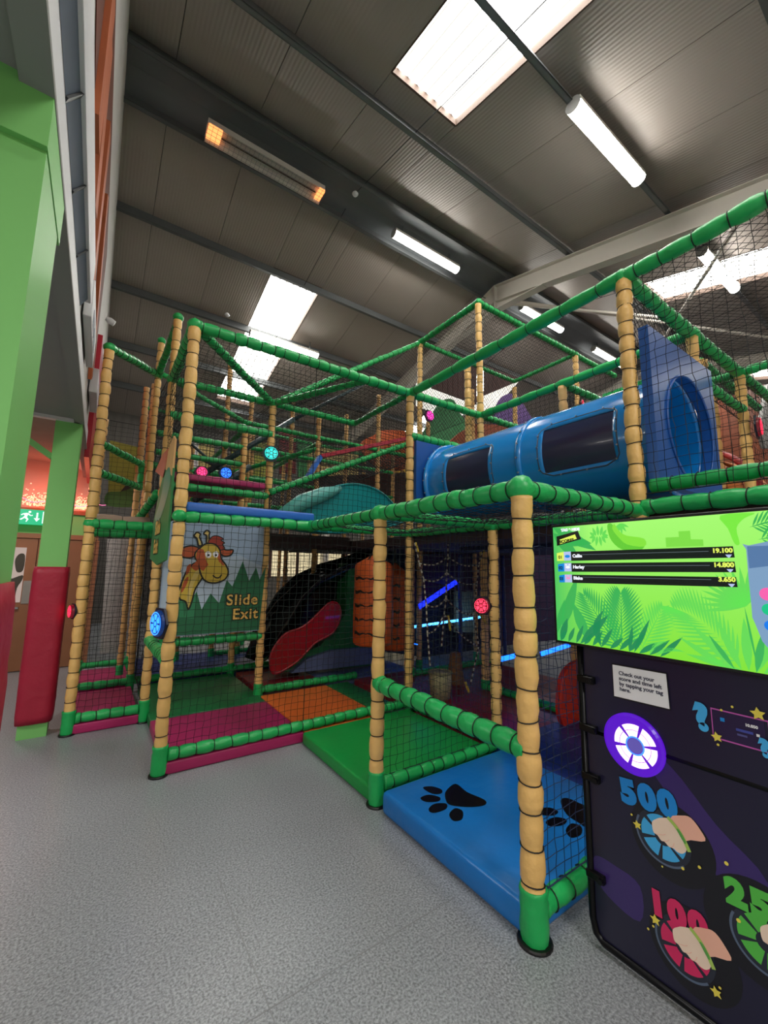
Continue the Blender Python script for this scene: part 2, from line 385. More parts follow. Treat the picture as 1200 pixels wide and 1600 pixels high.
# ================================================================== THE SETTING
# floor: speckled vinyl
def floor_mat():
    m = bpy.data.materials.new('speckled_vinyl_floor'); m.use_nodes = True; nt = m.node_tree; N = nt.nodes; L = nt.links; b = N['Principled BSDF']
    tc = N.new('ShaderNodeTexCoord')
    def nz(sc, det=2): n = N.new('ShaderNodeTexNoise'); n.inputs['Scale'].default_value = sc; n.inputs['Detail'].default_value = det; L.new(tc.outputs['Object'], n.inputs['Vector']); return n
    a, f, g = nz(110, 6), nz(420, 1), nz(1.2, 3)
    r1 = N.new('ShaderNodeValToRGB'); r1.color_ramp.elements[0].position = .34; r1.color_ramp.elements[1].position = .64
    r1.color_ramp.elements[0].color = (*s2l((112, 117, 120)), 1); r1.color_ramp.elements[1].color = (*s2l((172, 176, 182)), 1)
    L.new(a.outputs['Fac'], r1.inputs[0])
    r2 = N.new('ShaderNodeValToRGB'); r2.color_ramp.elements[0].position = .3; r2.color_ramp.elements[1].position = .7
    r2.color_ramp.elements[0].color = (.55, .55, .56, 1); r2.color_ramp.elements[1].color = (1.3, 1.3, 1.32, 1); L.new(f.outputs['Fac'], r2.inputs[0])
    mx = N.new('ShaderNodeMix'); mx.data_type = 'RGBA'; mx.blend_type = 'MULTIPLY'; mx.inputs[0].default_value = .8
    L.new(r1.outputs[0], mx.inputs[6]); L.new(r2.outputs[0], mx.inputs[7])
    r3 = N.new('ShaderNodeValToRGB'); r3.color_ramp.elements[0].color = (.86, .86, .86, 1); r3.color_ramp.elements[1].color = (1.05, 1.05, 1.05, 1); L.new(g.outputs['Fac'], r3.inputs[0])
    m2 = N.new('ShaderNodeMix'); m2.data_type = 'RGBA'; m2.blend_type = 'MULTIPLY'; m2.inputs[0].default_value = 1
    L.new(mx.outputs[2], m2.inputs[6]); L.new(r3.outputs[0], m2.inputs[7]); L.new(m2.outputs[2], b.inputs['Base Color'])
    b.inputs['Roughness'].default_value = .3
    bp = N.new('ShaderNodeBump'); bp.inputs['Strength'].default_value = .06; bp.inputs['Distance'].default_value = .002; L.new(a.outputs['Fac'], bp.inputs['Height']); L.new(bp.outputs['Normal'], b.inputs['Normal'])
    return m
fl = obj('floor', [(-4, -4.5, 0), (17, -4.5, 0), (17, 13.1, 0), (-4, 13.1, 0), (-4, -4.5, -.1), (17, -4.5, -.1), (17, 13.1, -.1), (-4, 13.1, -.1)],
         [(0, 1, 2, 3), (7, 6, 5, 4), (0, 4, 5, 1), (1, 5, 6, 2), (2, 6, 7, 3), (3, 7, 4, 0)], floor_mat()); tag(fl, kind='structure')
mb = MB()                                                 # welded seams of the vinyl sheets
for x in (.62,): mb.bar((x, -4.4, .0004), (x, 2.3, .0004), .004, .0008)
mb.bar((-3.9, 1.55, .0004), (1.5, 1.55, .0004), .004, .0008)
s_ = mb.build('weld_seam', mat('weld_seam', (128, 131, 134), .4), fl)
# roof: two slopes of ribbed white-grey sheets, ridge along x
YR, ZR, TA = 5.2, 7.55, math.tan(math.radians(14))
def roof_z(y): return ZR-abs(y-YR)*TA
roof_m = ribbed('roof_sheet', (156, 147, 140), 'x', .045, .42, .35, vary=.06)
ceiling = empty('ceiling', (8, YR, ZR), kind='structure')
sky_m = ribbed('rooflight_sheet', (235, 235, 230), 'x', .14, .4, .6, emit=(255, 252, 244), estr=SKY_E)
YN, YE = -4.4, 13.0
SKY = {'n': {2, 8, 14}, 'f': {2, 8, 14}}                   # bays holding rooflights
holes = {'n': (-.1, 3.24), 'f': (7.05, 11.4)}
def sheet(x0, x1, ya, yb, dz=0, m=None, name='roof_sheet', parent=ceiling, th=.04):
    vs = []
    for z in (0, th):
        for x, y in ((x0, ya), (x1, ya), (x1, yb), (x0, yb)): vs.append(Vector((x, y, roof_z(y)+dz+z)))
    o0 = sum(vs, Vector())/8
    return obj(name, [v-o0 for v in vs], [(0, 1, 2, 3), (7, 6, 5, 4), (0, 4, 5, 1), (1, 5, 6, 2), (2, 6, 7, 3), (3, 7, 4, 0)], m or roof_m, parent, loc=rel(parent, o0))
for i in range(-4, 16):
    x0 = .25+i*1.0; x1 = x0+.992
    for side in 'nf':
        ya, yb = (YN, YR) if side == 'n' else (YR, YE)
        if i in SKY[side]:
            h0, h1 = holes[side]; sheet(x0, x1, ya, h0); sheet(x0, x1, h1, yb)
            # the rooflight sits above a shallow framed opening
            r_ = sheet(x0-.01, x1+.01, h0-.02, h1+.02, .10, sky_m, 'rooflight', th=.01); tag(r_, 'bright translucent ribbed rooflight sheet')
            f_ = MB()
            for xa, xb in ((x0-.012, x0+.006), (x1-.006, x1+.012)):
                vs = [Vector((x, y, roof_z(y)+z)) for z in (-.005, .1) for x, y in ((xa, h0), (xb, h0), (xb, h1), (xa, h1))]
                f_.add(vs, [(0, 1, 2, 3), (7, 6, 5, 4), (0, 4, 5, 1), (1, 5, 6, 2), (2, 6, 7, 3), (3, 7, 4, 0)])
            for y in (h0, h1): f_.box(x0, x1, y-.012, y+.012, roof_z(y)-.005, roof_z(y)+.1)
            f_.build('rooflight_kerb', mat('brown_kerb', (84, 66, 56), .7), ceiling)
        else: sheet(x0, x1, ya, yb)
# outer skin so that no daylight leaks in between the sheets
for ya, yb in ((YN, YR), (YR, YE)):
    sk = sheet(-4, 17, ya, yb, .16, M['steeld'], 'roof_skin', th=.03)
# purlins (Z sections) under the sheets, each a length of steel
def purlin(y, x0=WX, x1=16.9, hgt=.17, m='steeld', tilt=True):
    z = roof_z(y)-.004; mb = MB()
    mb.box(x0, x1, y-.004, y+.004, z-hgt, z-.002); mb.box(x0, x1, y-.0, y+.06, z-.014, z-.004); mb.box(x0, x1, y-.06, y, z-hgt, z-hgt+.008)
    mb.box(x0, x1, y-.062, y-.054, z-hgt, z-hgt+.025)
    return tag(mb.build('purlin', M[m]), kind='structure')
for y in (-2.55, -1.0, .55, 2.1, 3.62): purlin(y, m='steel')
for y in (7.05, 8.6, 10.15, 11.6): purlin(y, m='steelm')
purlin(4.85, hgt=.16, m='steelm'); purlin(5.55, hgt=.2, m='steelm')
mb = MB(); mb.add([(WX, 4.85, roof_z(4.85)-.06), (16.9, 4.85, roof_z(4.85)-.06), (16.9, YR, roof_z(YR)-.1), (WX, YR, roof_z(YR)-.1), (WX, 5.55, roof_z(5.55)-.06), (16.9, 5.55, roof_z(5.55)-.06)], [(0, 1, 2, 3), (3, 2, 5, 4)])
tag(mb.build('ridge_flashing', M['flash']), kind='structure')
# sag rods between purlins
for nm, (a, b) in enumerate((((2.86, -1.0), (2.86, 5.1)), ((2.86, 5.4), (2.86, 10.1)), ((8.1, -1), (8.1, 5.1)), ((8.1, 5.4), (8.1, 11)))):
    mb = MB(); mb.tube([(a[0], a[1], roof_z(a[1])-.12), (b[0], b[1], roof_z(b[1])-.12)], .006, 6)
    tag(mb.build('sag_rod', M['steeld']), kind='structure')
# portal rafters: cream I-sections with apex haunch
def rafter(x):
    mb = MB(); bw, dep = .17, .36
    def isec(y0, y1, top):
        for (w_, za, zb) in ((bw, 0, .014), (.012, .014, dep-.014), (bw, dep-.014, dep)):
            vs = []
            for y in (y0, y1):
                zt = roof_z(y)-top
                for xx in (x-w_/2, x+w_/2):
                    for zz in (za, zb): vs.append(Vector((xx, y, zt-zz)))
            mb.add(vs, [(0, 1, 3, 2), (4, 6, 7, 5), (0, 4, 5, 1), (2, 3, 7, 6), (0, 2, 6, 4), (1, 5, 7, 3)])
    isec(-4.3, YR, .2); isec(YR, 12.9, .2)
    za = roof_z(YR)-.2-dep                                # haunch below the apex
    mb.add([(x-.006, YR-1.1, roof_z(YR-1.1)-.2-dep+.01), (x-.006, YR+1.1, roof_z(YR+1.1)-.2-dep+.01), (x-.006, YR, za-.17), (x+.006, YR-1.1, roof_z(YR-1.1)-.2-dep+.01), (x+.006, YR+1.1, roof_z(YR+1.1)-.2-dep+.01), (x+.006, YR, za-.17), (x-.006, YR, za), (x+.006, YR, za)],
           [(0, 2, 1, 6), (3, 7, 4, 5)])
    for s in (-1, 1):
        a = Vector((x, YR+s*1.1, roof_z(YR+1.1)-.2-dep)); b = Vector((x, YR+s*.0, za-.17)); mb.bar(a, b, bw, .014)
    mb.box(x-bw/2, x+bw/2, YR-.012, YR+.012, za-.17, ZR-.21)
    for y, zz in ((-4.2, 0), (12.75, 0)): mb.box(x-.09, x+.09, y-.1, y+.1, 0, roof_z(y)-.3)
    return tag(mb.build('rafter', M['cream']), kind='structure')
rafter(6.35); rafter(12.6)
for k, (a, b) in enumerate((((6.4, 5.2, 7.1), (12.5, 1.2, 6.2)), ((6.45, 1.2, 6.2), (12.5, 5.2, 7.1)), ((6.4, 5.1, 6.95), (9.2, 3.3, 6.75)))):
    mb = MB(); mb.tube([a, b], .03, 8); tag(mb.build('roof_brace', M['cream']), kind='structure')
# walls
def wall(name, x0, x1, y0, y1, z0, z1, m): return tag(box(name, x0, x1, y0, y1, z0, z1, m), kind='structure')
grey_wall = ribbed('grey_wall_sheet', (104, 100, 96), 'x', .2, .5, .8)
wall('wall_back', -4, 17, 13.0, 13.15, 0, 6.0, grey_wall)
wall('wall_right', 17, 17.15, -4.5, 13.1, 0, 7.9, M['greyl'])
wall('wall_front', -4, 17, -4.65, -4.5, 0, 5.4, M['wallcream'])
wall('wall_far_left', -4.15, -4, -4.5, 13.1, 0, 7.9, M['whitep'])
# left upper wall above the low-ceilinged side area
mb = MB(); ys = [-4.5, YR, 13.1]
mb.add([(WX, -4.5, 2.9), (WX, 13.1, 2.9), (WX, 13.1, roof_z(13.1)), (WX, YR, ZR), (WX, -4.5, roof_z(-4.5)), (WX-.12, -4.5, 2.96), (WX-.12, 13.1, 2.96), (WX-.12, 13.1, roof_z(13.1)), (WX-.12, YR, ZR), (WX-.12, -4.5, roof_z(-4.5))],
       [(0, 1, 2, 3, 4), (9, 8, 7, 6, 5), (0, 5, 6, 1), (1, 6, 7, 2), (2, 7, 8, 3), (3, 8, 9, 4), (4, 9, 5, 0)])
wl = tag(mb.build('wall_left', M['whitep']), kind='structure')
box('fascia_board', WX-.02, WX+.012, -4.4, 12.9, 2.855, 3.06, M['white'], wl)
box('fascia_trim', WX-.06, WX+.02, -4.4, 12.9, 2.84, 2.862, M['grey'], wl)
# soffit of the side area and its step
so = tag(box('ceiling_side', -4, WX-.02, -4.5, 4.84, 2.87, 2.95, M['grey']), kind='structure')
tag(box('ceiling_side_rear', -4, WX-.13, 4.86, 7.8, 3.0, 3.08, mat('side_ceiling', (150, 138, 126), .8)), kind='structure')
tag(box('trim_1', -4, WX-.02, 4.8, 4.86, 2.84, 2.9, M['white']), kind='structure')
# rear wall of the side area: pale plaster with the red glow put into its colour, green band, brown double doors
wall('wall_side_rear', -4, X1-.02, 7.86, 7.96, 0, 3.6, M['carpet'])
wall('trim_2', -4, X1-.02, 7.84, 7.86, 1.9, 2.24, M['greenp'])
wall('trim_3', -4, X1-.02, 7.8, 7.86, 2.24, 2.3, mat('brown_rail', (140, 88, 62), .6))
dr = empty('door_1', (-.7, 7.8, 0), kind='structure')
box('door_frame', -1.62, -.02, 7.79, 7.86, 1.86, 1.93, M['doorf'], dr); box('door_frame', -.06, .0, 7.79, 7.86, 0, 1.86, M['doorf'], dr)
box('door_frame', -1.66, -1.6, 7.79, 7.86, 0, 1.86, M['doorf'], dr)
for k, (xa, xb) in enumerate(((-1.6, -.735), (-.725, -.06))):
    d = box('door_leaf', xa, xb, 7.81, 7.85, .01, 1.855, M['door'], dr)
    if k == 0:
        wx0, wx1 = -1.12, -.85
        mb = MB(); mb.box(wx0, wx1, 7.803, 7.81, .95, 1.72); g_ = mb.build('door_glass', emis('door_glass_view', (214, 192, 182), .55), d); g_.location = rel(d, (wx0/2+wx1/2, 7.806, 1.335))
        pl = Plane((wx0, 7.803, .95), (1, 0, 0), (0, 0, 1), (0, -1, 0))
        fl_ = flat('silhouette', pl, [smoothed([(.0, .5), (.05, .62), (.1, .58), (.13, .46), (.1, .4), (.06, .5)], 3), smoothed([(.16, .6), (.2, .68), (.26, .66), (.26, .45), (.2, .42), (.17, .5)], 3), smoothed([(.02, .34), (.12, .32), (.26, .38), (.26, .3), (.22, .2), (.2, .0), (.12, .0), (.17, .18), (.1, .26), (.02, .27)], 3)], mat('dim_shape', (70, 66, 56), .6), g_)
        fl_.location = rel(g_, Vector(fl_.location)) if False else fl_.location
        box('push_plate', -.84, -.75, 7.8, 7.81, .93, 1.25, mat('worn_plate', (150, 146, 140), .5), d)
        box('door_handle', -1.0, -.86, 7.78, 7.81, .86, .885, M['bolt'], d)
    else: box('door_closer', -.6, -.42, 7.78, 7.81, 1.74, 1.775, M['bolt'], d)
# open steelwork of the upper left wall, its timber studs, trunking and boxes
pw = Plane((WX, 0, 0), (0, 1, 0), (0, 0, 1), (1, 0, 0), 'x', WX)
tp = empty('timber_wall_panel', (WX, 3, 3.5), 'tall red-brown exposed timber studwork set high in the left wall', 'wall panel')
flat('backing_board', pw, [pw.px(*q) for q in [(150, -60), (184, -60), (180, 0), (174, 200), (166, 400), (142, 607), (139, 570), (144, 300), (146, 160)]], 'timberd', tp, h=.006, th=.004)
for a, b, w_ in (((176, -20), (150, 210), .30), ((171, 62), (146, 330), .26), ((169, 205), (143, 440), .22), ((166, 305), (141, 590), .2)):
    a, b = at(*a, 'x', WX+.02), at(*b, 'x', WX+.02); mb = MB(); mb.bar(a, b, .03, w_, (0, 0, 1)); mb.build('stud', M['timber'], tp)
tr = empty('cable_trunking', (WX, .5, 3.05), 'long white metal trunking high on the left wall with dark brackets', 'trunking')
box('casing', WX+.014, WX+.062, -3.5, 3.05, 3.13, 3.41, M['white'], tr, b=.006)
mb = MB(); mb.add([(WX+.012, -3.5, 3.07), (WX+.012, 3.0, 3.07), (WX+.05, 3.0, 3.135), (WX+.05, -3.5, 3.135)], [(0, 1, 2, 3)]); mb.build('underside', mat('trunk_grey', (118, 126, 144), .6), tr)
for y in (-1.9, -1.2, -.6, -.05, .42, .84, 1.22, 1.62, 2.05, 2.5):
    mb = MB(); mb.bar((WX+.01, y, 3.066), (WX+.052, y+.02, 3.14), .035, .008); mb.build('bracket', M['steeld'], tr)
for nm, lab, (y0, y1, z0, z1, d) in (('junction_box', 'white wall box with two small windows below the trunking', (3.25, 4.15, 3.15, 3.42, .05)),
                                     ('alarm_box', 'white plain box on left wall beside red panel', (5.0, 5.7, 3.24, 3.5, .07))):
    b_ = box(nm, WX+.012, WX+.012+d, y0, y1, z0, z1, M['white'], b=.006); tag(b_, lab, 'wall box')
    if nm == 'junction_box':
        for k in (0, 1): box('slot', WX+.012+d, WX+.014+d, y0+.2+.28*k, y0+.42+.28*k, z0+.05, z0+.16, M['rim'], b_)
rp = box('red_wall_panel', WX+.0, WX+.05, 5.9, 8.6, 2.75, 4.3, mat('red_gloss_panel', (170, 20, 44), .3)); tag(rp, 'glossy dark red panel on the left wall behind the end post', 'panel')
mb = MB(); mb.tube([(WX+.02, 7.3, 5.25), (WX+.07, 7.3, 5.23), (WX+.13, 7.3, 5.2)], [.03, .05, .045], 10); cm = mb.build('security_camera', M['white'], smooth=True); tag(cm, 'small white camera under the roof on the left wall', 'camera')

# green painted steel columns with padded red guards
def column(x0, x1, y0, y1, h, pad_z, lab, labp):
    c = box('column', x0, x1, y0, y1, 0, h, M['greenp']); tag(c, kind='structure')
    n = 26; vs = []; fs = []; rnd = random.Random(3); L = 24
    cx, cy = (x0+x1)/2, (y0+y1)/2; a, b = (x1-x0)/2+.03, (y1-y0)/2+.03
    for i in range(L+1):
        z = pad_z[0]+(pad_z[1]-pad_z[0])*i/L
        for j in range(n):
            t = 2*PI*j/n; k = (abs(math.cos(t))**6+abs(math.sin(t))**6)**(-1/6)
            r = 1+.015*math.sin(j*2.3+z*9)+rnd.gauss(0, .006)-(.03 if i in (0, L) else 0)
            vs.append((a*k*math.cos(t)*r, b*k*math.sin(t)*r, z-pad_z[0]))
    for i in range(L):
        for j in range(n): fs.append((i*n+j, i*n+(j+1) % n, (i+1)*n+(j+1) % n, (i+1)*n+j))
    fs.append(tuple(range(n))[::-1]); fs.append(tuple(L*n+j for j in range(n)))
    p = obj('column_pad', vs, fs, M['red'], loc=(cx, cy, pad_z[0]), smooth=True); tag(p, labp, 'padding')
column(-.44, -.235, 4.84, 5.04, 2.86, (.12, 1.47), '', 'crumpled red vinyl pad round the farther green column')
column(-.62, -.225, 1.42, 1.80, 2.69, (.0, 1.44), '', 'crumpled red vinyl pad round the nearest green column at the left edge')
mb = MB(); mb.add([(-4, 1.40, 2.68), (-.222, 1.40, 2.68), (-.222, 1.85, 2.68), (-4, 1.85, 2.68), (-4, 1.40, 2.87), (-.222, 1.40, 2.87), (-.222, 1.85, 2.87), (-4, 1.85, 2.87)], [(0, 1, 2, 3), (7, 6, 5, 4), (0, 4, 5, 1), (1, 5, 6, 2), (2, 6, 7, 3), (3, 7, 4, 0)])
tag(mb.build('beam', M['greenp']), kind='structure')
mb = MB(); mb.bar((-.44, 4.93, 2.5), (-.95, 4.93, 2.86), .05, .05); tag(mb.build('knee_brace', M['greenp']), kind='structure')

# ================================================================== PLAY FRAME
def rail(fr, p, q, r=.046, near=1, m='green', sp=.115, name='rail'): return padded(name, fr, p, q, r, m, sp, near)
# ---- low entry cage nearest the camera
fa = empty('entry_cage', (X4, Y5, 0), 'low netted entry cage of padded tan posts and green rails beside the screen', 'play frame')
post(fa, X4, Y5, 0, ZL-.04, near=2, r=.05)
post(fa, X4, Y4, 0, ZL-.04, near=2, r=.046)
post(fa, XM, Y4, 0, ZL-.04, near=1, r=.044)
for p in ((X4, Y5, ZL), (X4, Y4, ZL), (XM, Y4, ZL), (XM, Y5, ZL)): joint(fa, p, .066)
rail(fa, (X4, Y5, ZL), (X4, Y4, ZL), near=2, r=.05); rail(fa, (X4, Y4, ZL), (X4, YF, ZL), near=1)
rail(fa, (X4, Y5, ZL), (XM, Y5, ZL), near=2); rail(fa, (X4, Y4, ZL), (XM, Y4, ZL), near=1, r=.04)
rail(fa, (XM, Y5, ZL), (XM, Y4, ZL), near=1, r=.042); rail(fa, (XM, Y4, ZL), (XM, YF, ZL), near=1, r=.042)
rail(fa, (X4, Y4, .745), (X4, Y5, .735), near=2, r=.05)
rail(fa, (X4+.05, Y5, .11), (XM, Y5, .115), near=2, r=.045); rail(fa, (X4+.05, Y4, .115), (XM, Y4, .12), near=2, r=.042)
rail(fa, (XM, Y4, .13), (XM, YF, .13), near=1, r=.042)
net(fa, (X4, Y4, ZL), (XM, Y4, ZL), (XM, Y4, .16), (X4, Y4, .16), m='netg')
net(fa, (X4, Y5, ZL), (XM, Y5, ZL), (XM, Y5, .16), (X4, Y5, .16), m='netb')
net(fa, (X4, Y5, ZL), (XM, Y5, ZL), (XM, Y4, ZL), (X4, Y4, ZL), sag=.05, cell=.05)
net(fa, (X4, Y4, ZL), (XM, Y4, ZL), (XM, YF, ZL), (X4, YF, ZL), sag=.06, cell=.05)
net(fa, (XM, Y5, ZL), (XM, Y4, ZL), (XM, Y4, .16), (XM, Y5, .16), m='netb')
net(fa, (XM, Y4, ZL), (XM, YF, ZL), (XM, YF, .16), (XM, Y4, .16), m='netb')
# ---- tall front bay with the giraffe sign
fb = empty('giraffe_bay', (X3, YF, 0), 'tall netted front bay with the giraffe sign and a blue light on its corner post', 'play frame')
post(fb, X3, YF, 0, ZT-.03, near=2, r=.047); post(fb, X3, Y2, 0, 4.16, near=2, r=.043)
joint(fb, (X3, Y2, 4.2), .055)
post(fb, X4, Y2, 0, ZT-.03, near=1, r=.044, plate=False); post(fb, XM, YF, 0, ZT-.03, near=1, r=.045, plate=False)
post(fb, X4, YB, 0, ZT-.03, near=1, r=.044, plate=False)
joint(fb, (X3-.005, YF-.03, ZL), .052)
for p in ((X3, YF, ZT), (XM, YF, ZT), (X3, Y2, ZT), (X4, Y2, ZT), (X4, YF, ZL)): joint(fb, p, .06)
rail(fb, (X3, YF, ZT), (XM, YF, ZT), near=2, r=.05); rail(fb, (X3, YF, ZT), (X3, Y2, ZT), near=2)
rail(fb, (X3, Y2, ZT), (X4, Y2, ZT), near=1, r=.042); rail(fb, (X4, Y2, ZT), (XM, Y2, ZT), near=1, r=.042)
rail(fb, (X3, YF, ZT), (X4, Y2, ZT), near=1, r=.042); rail(fb, (X4, Y2, ZT), (2.2, YF, ZT), near=1, r=.036)
rail(fb, (XM, YF, ZT), (XM, Y2, ZT), near=1, r=.036)
rail(fb, (X3, YF, ZL), (X4, YF, ZL), near=2, r=.045); rail(fb, (X4, YF, ZL), (XM, YF, ZL), near=1, r=.04)
rail(fb, (X3+.05, YF, .13), (XM, YF, .13), near=2, r=.043)
rail(fb, (X3, Y2, 3.09), (X4, Y2, 3.09), near=1, r=.05); rail(fb, (X3, Y2, 2.33), (X4, Y2, 2.33), near=1, r=.044)
rail(fb, (X3, YB, 3.2), (X4, YB, 3.2), near=0, r=.04); rail(fb, (X3, YB, 2.95), (X4, YB, 2.95), near=0, r=.04)
rail(fb, (X3, Y2, .72), (X4, Y2, .72), near=1, r=.045); rail(fb, (X4, Y2, .13), (XM+.1, Y2, .13), near=1, r=.043)
rail(fb, (X3, YB, .13), (X4, YB, .13), near=1, r=.043); rail(fb, (X4, YB, .13), (XM, YB, .13), near=1, r=.043)
rail(fb, (X3-.0, YF, .80), (X3, Y2, .76), near=2, r=.05)
net(fb, (X3, YF, ZT), (X4, YF, ZT), (X4, YF, ZL), (X3, YF, ZL)); net(fb, (X3, YF, ZL), (X4, YF, ZL), (X4, YF, .16), (X3, YF, .16), m='netg')
net(fb, (X4, YF, ZT), (XM, YF, ZT), (XM, YF, ZL), (X4, YF, ZL)); net(fb, (X4, YF, ZL), (XM, YF, ZL), (XM, YF, .16), (X4, YF, .16), m='netg')
net(fb, (X3, YF, ZT), (XM, YF, ZT), (XM, Y2, ZT), (X3, Y2, ZT), sag=.05, cell=.06)
net(fb, (X3, YF, ZT), (X3, Y2, ZT), (X3, Y2, ZL), (X3, YF, ZL)); net(fb, (X3, Y2, ZL), (X3, Y2+1.16, ZL), (X3, Y2+1.16, .16), (X3, Y2, .16))
net(fb, (X3, Y2, ZT), (X4, Y2, ZT), (X4, YB, ZT+.1), (X3, YB, ZT+.1), cell=.06)
net(fb, (X3, YB, ZT), (X4, YB, ZT), (X4, YB, ZL), (X3, YB, ZL), cell=.06)
net(fb, (X4, Y2, ZT), (XM, Y2, ZT), (XM, Y2, ZL), (X4, Y2, ZL), cell=.06)
# ramp between the posts behind
rail(fb, (X4, Y2-.05, 2.37), (3.72, Y2-.05, 3.38), near=1, r=.04, sp=.09)
net(fb, (X4, Y2-.05, 2.34), (3.72, Y2-.05, 3.35), (3.72, Y2-.05, 3.1), (X4, Y2-.05, 2.1), cell=.045, r=.004, diag=True)
# ---- narrow bay at the left end
fc = empty('narrow_bay', (X1, Y2, 0), 'narrow netted bay of padded posts at the left end beside the red column pad', 'play frame')
post(fc, X1, Y2, 0, 3.62, near=2, r=.045); post(fc, X3-.05, YB, 0, 4.42, near=1, r=.04, plate=False); post(fc, X3-.0, YC, 0, 4.3, near=1, r=.04, plate=False, m='tand')
post(fc, X1, YC, 0, 3.6, near=0, r=.04, plate=False, m='tand'); post(fc, .36, YB+.6, 0, 4.0, near=1, r=.038, plate=False, m='tand'); post(fc, X3-.02, YD, 0, 4.3, near=0, r=.04, plate=False, m='tand')
joint(fc, (X3-.05, YB, 4.46), .05)
joint(fc, (X1, Y2, 3.65), .055); joint(fc, (X1, Y2, ZL), .055); joint(fc, (X3-.05, YB, 3.96), .05)
rail(fc, (X1, Y2, 3.66), (X3-.05, YB, 3.98), near=1, r=.045); rail(fc, (X3, Y2, 4.16), (X3-.05, YB, 3.96), near=1, r=.04)
rail(fc, (X1, Y2, ZL), (X3, Y2, ZL), near=2, r=.047); rail(fc, (X1, Y2+.5, ZL-.05), (X3, Y2+.5, ZL-.05), near=1, r=.044)
rail(fc, (X1+.05, Y2, .13), (X3-.05, Y2, .13), near=2, r=.043); rail(fc, (X1, YB, .13), (X3, YB, .13), near=1, r=.043); rail(fc, (X1, YC, .13), (X3, YC, .13), near=0, r=.043)
rail(fc, (X1, YB, 4.15), (X3-.05, YB, 4.0), near=0, r=.035)
rail(fc, (X1, Y2+.2, 2.72), (.36, YB+.1, 2.78), near=1, r=.042); rail(fc, (X1, Y2+.2, 2.42), (.36, YB+.1, 2.48), near=1, r=.042); rail(fc, (.36, YB+.1, 2.5), (.36, YB+.1, 2.78), near=1, r=.036)
rail(fc, (.28, YB, 1.9), (X3-.02, Y2+.3, 2.28), near=1, r=.045)
net(fc, (X1, Y2, ZL), (X3, Y2, ZL), (X3, Y2, .16), (X1, Y2, .16)); net(fc, (X1, YC, 3.6), (X3, YC, 3.6), (X3, YC, ZL), (X1, YC, ZL), cell=.07)
net(fc, (X1, Y2, 3.6), (X1, YB, 3.9), (X1, YB, .16), (X1, Y2, .16)); net(fc, (X1, YC, ZL), (X3, YC, ZL), (X3, YC, .16), (X1, YC, .16), cell=.05)
net(fc, (X3, Y2, 3.6), (X3, YC, 3.9), (X3, YC, ZL), (X3, Y2, ZL), cell=.06)
# ---- tube deck and its right-hand bays
fd = empty('tube_deck', (XM, Y5, ZL), 'upper netted deck carrying the blue crawl tube, right of the entry cage', 'play frame')
post(fd, XM, Y5, 0, ZT-.03, near=2, r=.047, plate=False)
post(fd, X5, Y5, ZL, ZT-.03, near=1, r=.046, foot=False, plate=False); post(fd, X6, Y5, 0, ZT-.03, near=1, r=.046, foot=False, plate=False)
post(fd, X5, Y4, 0, ZT-.03, near=1, r=.044, plate=False, m='tand'); post(fd, X6, Y4, 0, ZT-.03, near=1, r=.044, plate=False); post(fd, X6-.1, Y5+.2, ZL, ZT-.1, near=1, r=.04, foot=False, plate=False, m='tand')
post(fd, X6+.5, Y5+.45, ZL, 3.95, near=1, r=.07, foot=False, plate=False); post(fd, X7, Y4, 0, ZT, near=0, r=.044, plate=False)
for p in ((XM, Y5, ZT), (X6, Y5, ZT), (X5, YF, ZT), (X5, Y5, ZT)): joint(fd, p, .06)
rail(fd, (XM, YF, ZT), (XM, Y5, ZT), near=2, r=.05, sp=.3); rail(fd, (XM, Y5, ZT), (XM, -.9, ZT), near=2, r=.05, sp=.16)
rail(fd, (XM, Y5, ZT), (X6, Y5, ZT), near=2, r=.05, sp=.14); rail(fd, (X6, Y5, ZT), (X7+1, Y5, ZT), near=1, r=.046)
rail(fd, (X5, YF, ZT), (X5, Y5, ZT), near=1, r=.046, sp=.2); rail(fd, (XM, YF, ZT), (X5, YF, ZT), near=1, r=.045); rail(fd, (X5, YF, ZT), (X6, YF, ZT), near=1, r=.044)
rail(fd, (XM, YF, 2.98), (X5-.05, YF, 2.98), near=1, r=.05); rail(fd, (X5, Y5, 3.1), (X6, Y5, 3.1), near=0, r=.04)
rail(fd, (X5, Y4, ZT), (X6, Y4, ZT), near=1, r=.042); rail(fd, (X6, Y5, ZT), (X6, Y4, ZT), near=1, r=.046); rail(fd, (X6, Y4, ZT), (X7+1, Y4, ZT), near=0, r=.042)
rail(fd, (X6, Y5, ZT), (X6, 0, ZT), near=1, r=.046); rail(fd, (X6+.5, Y5+.45, 3.95), (X6+.5, Y4+.4, 3.9), near=0, r=.05); rail(fd, (X6+.5, Y5+.45, 3.95), (X7+1.5, Y5+.45, 3.9), near=0, r=.05)
rail(fd, (XM, Y5-.03, ZL+.02), (XM, -.9, ZL+.02), near=2, r=.05, sp=.15); rail(fd, (XM+.06, Y5-.06, ZL+.16), (XM+.06, -.9, ZL+.16), near=2, r=.045, sp=.13)
net(fd, (XM, Y5, ZT), (XM, -.9, ZT), (XM, -.9, ZL+.1), (XM, Y5, ZL+.1), cell=.06, diag=False)
net(fd, (XM, Y5, ZT+.02), (XM, -.9, ZT+.02), (X6, -.4, ZT), (X6, Y5, ZT), cell=.065, diag=True, sag=.08)
net(fd, (XM, Y5+.02, ZT), (X6, Y5+.02, ZT), (X6, Y5+.02, 3.0), (XM, Y5+.02, 3.05), cell=.06, diag=True)
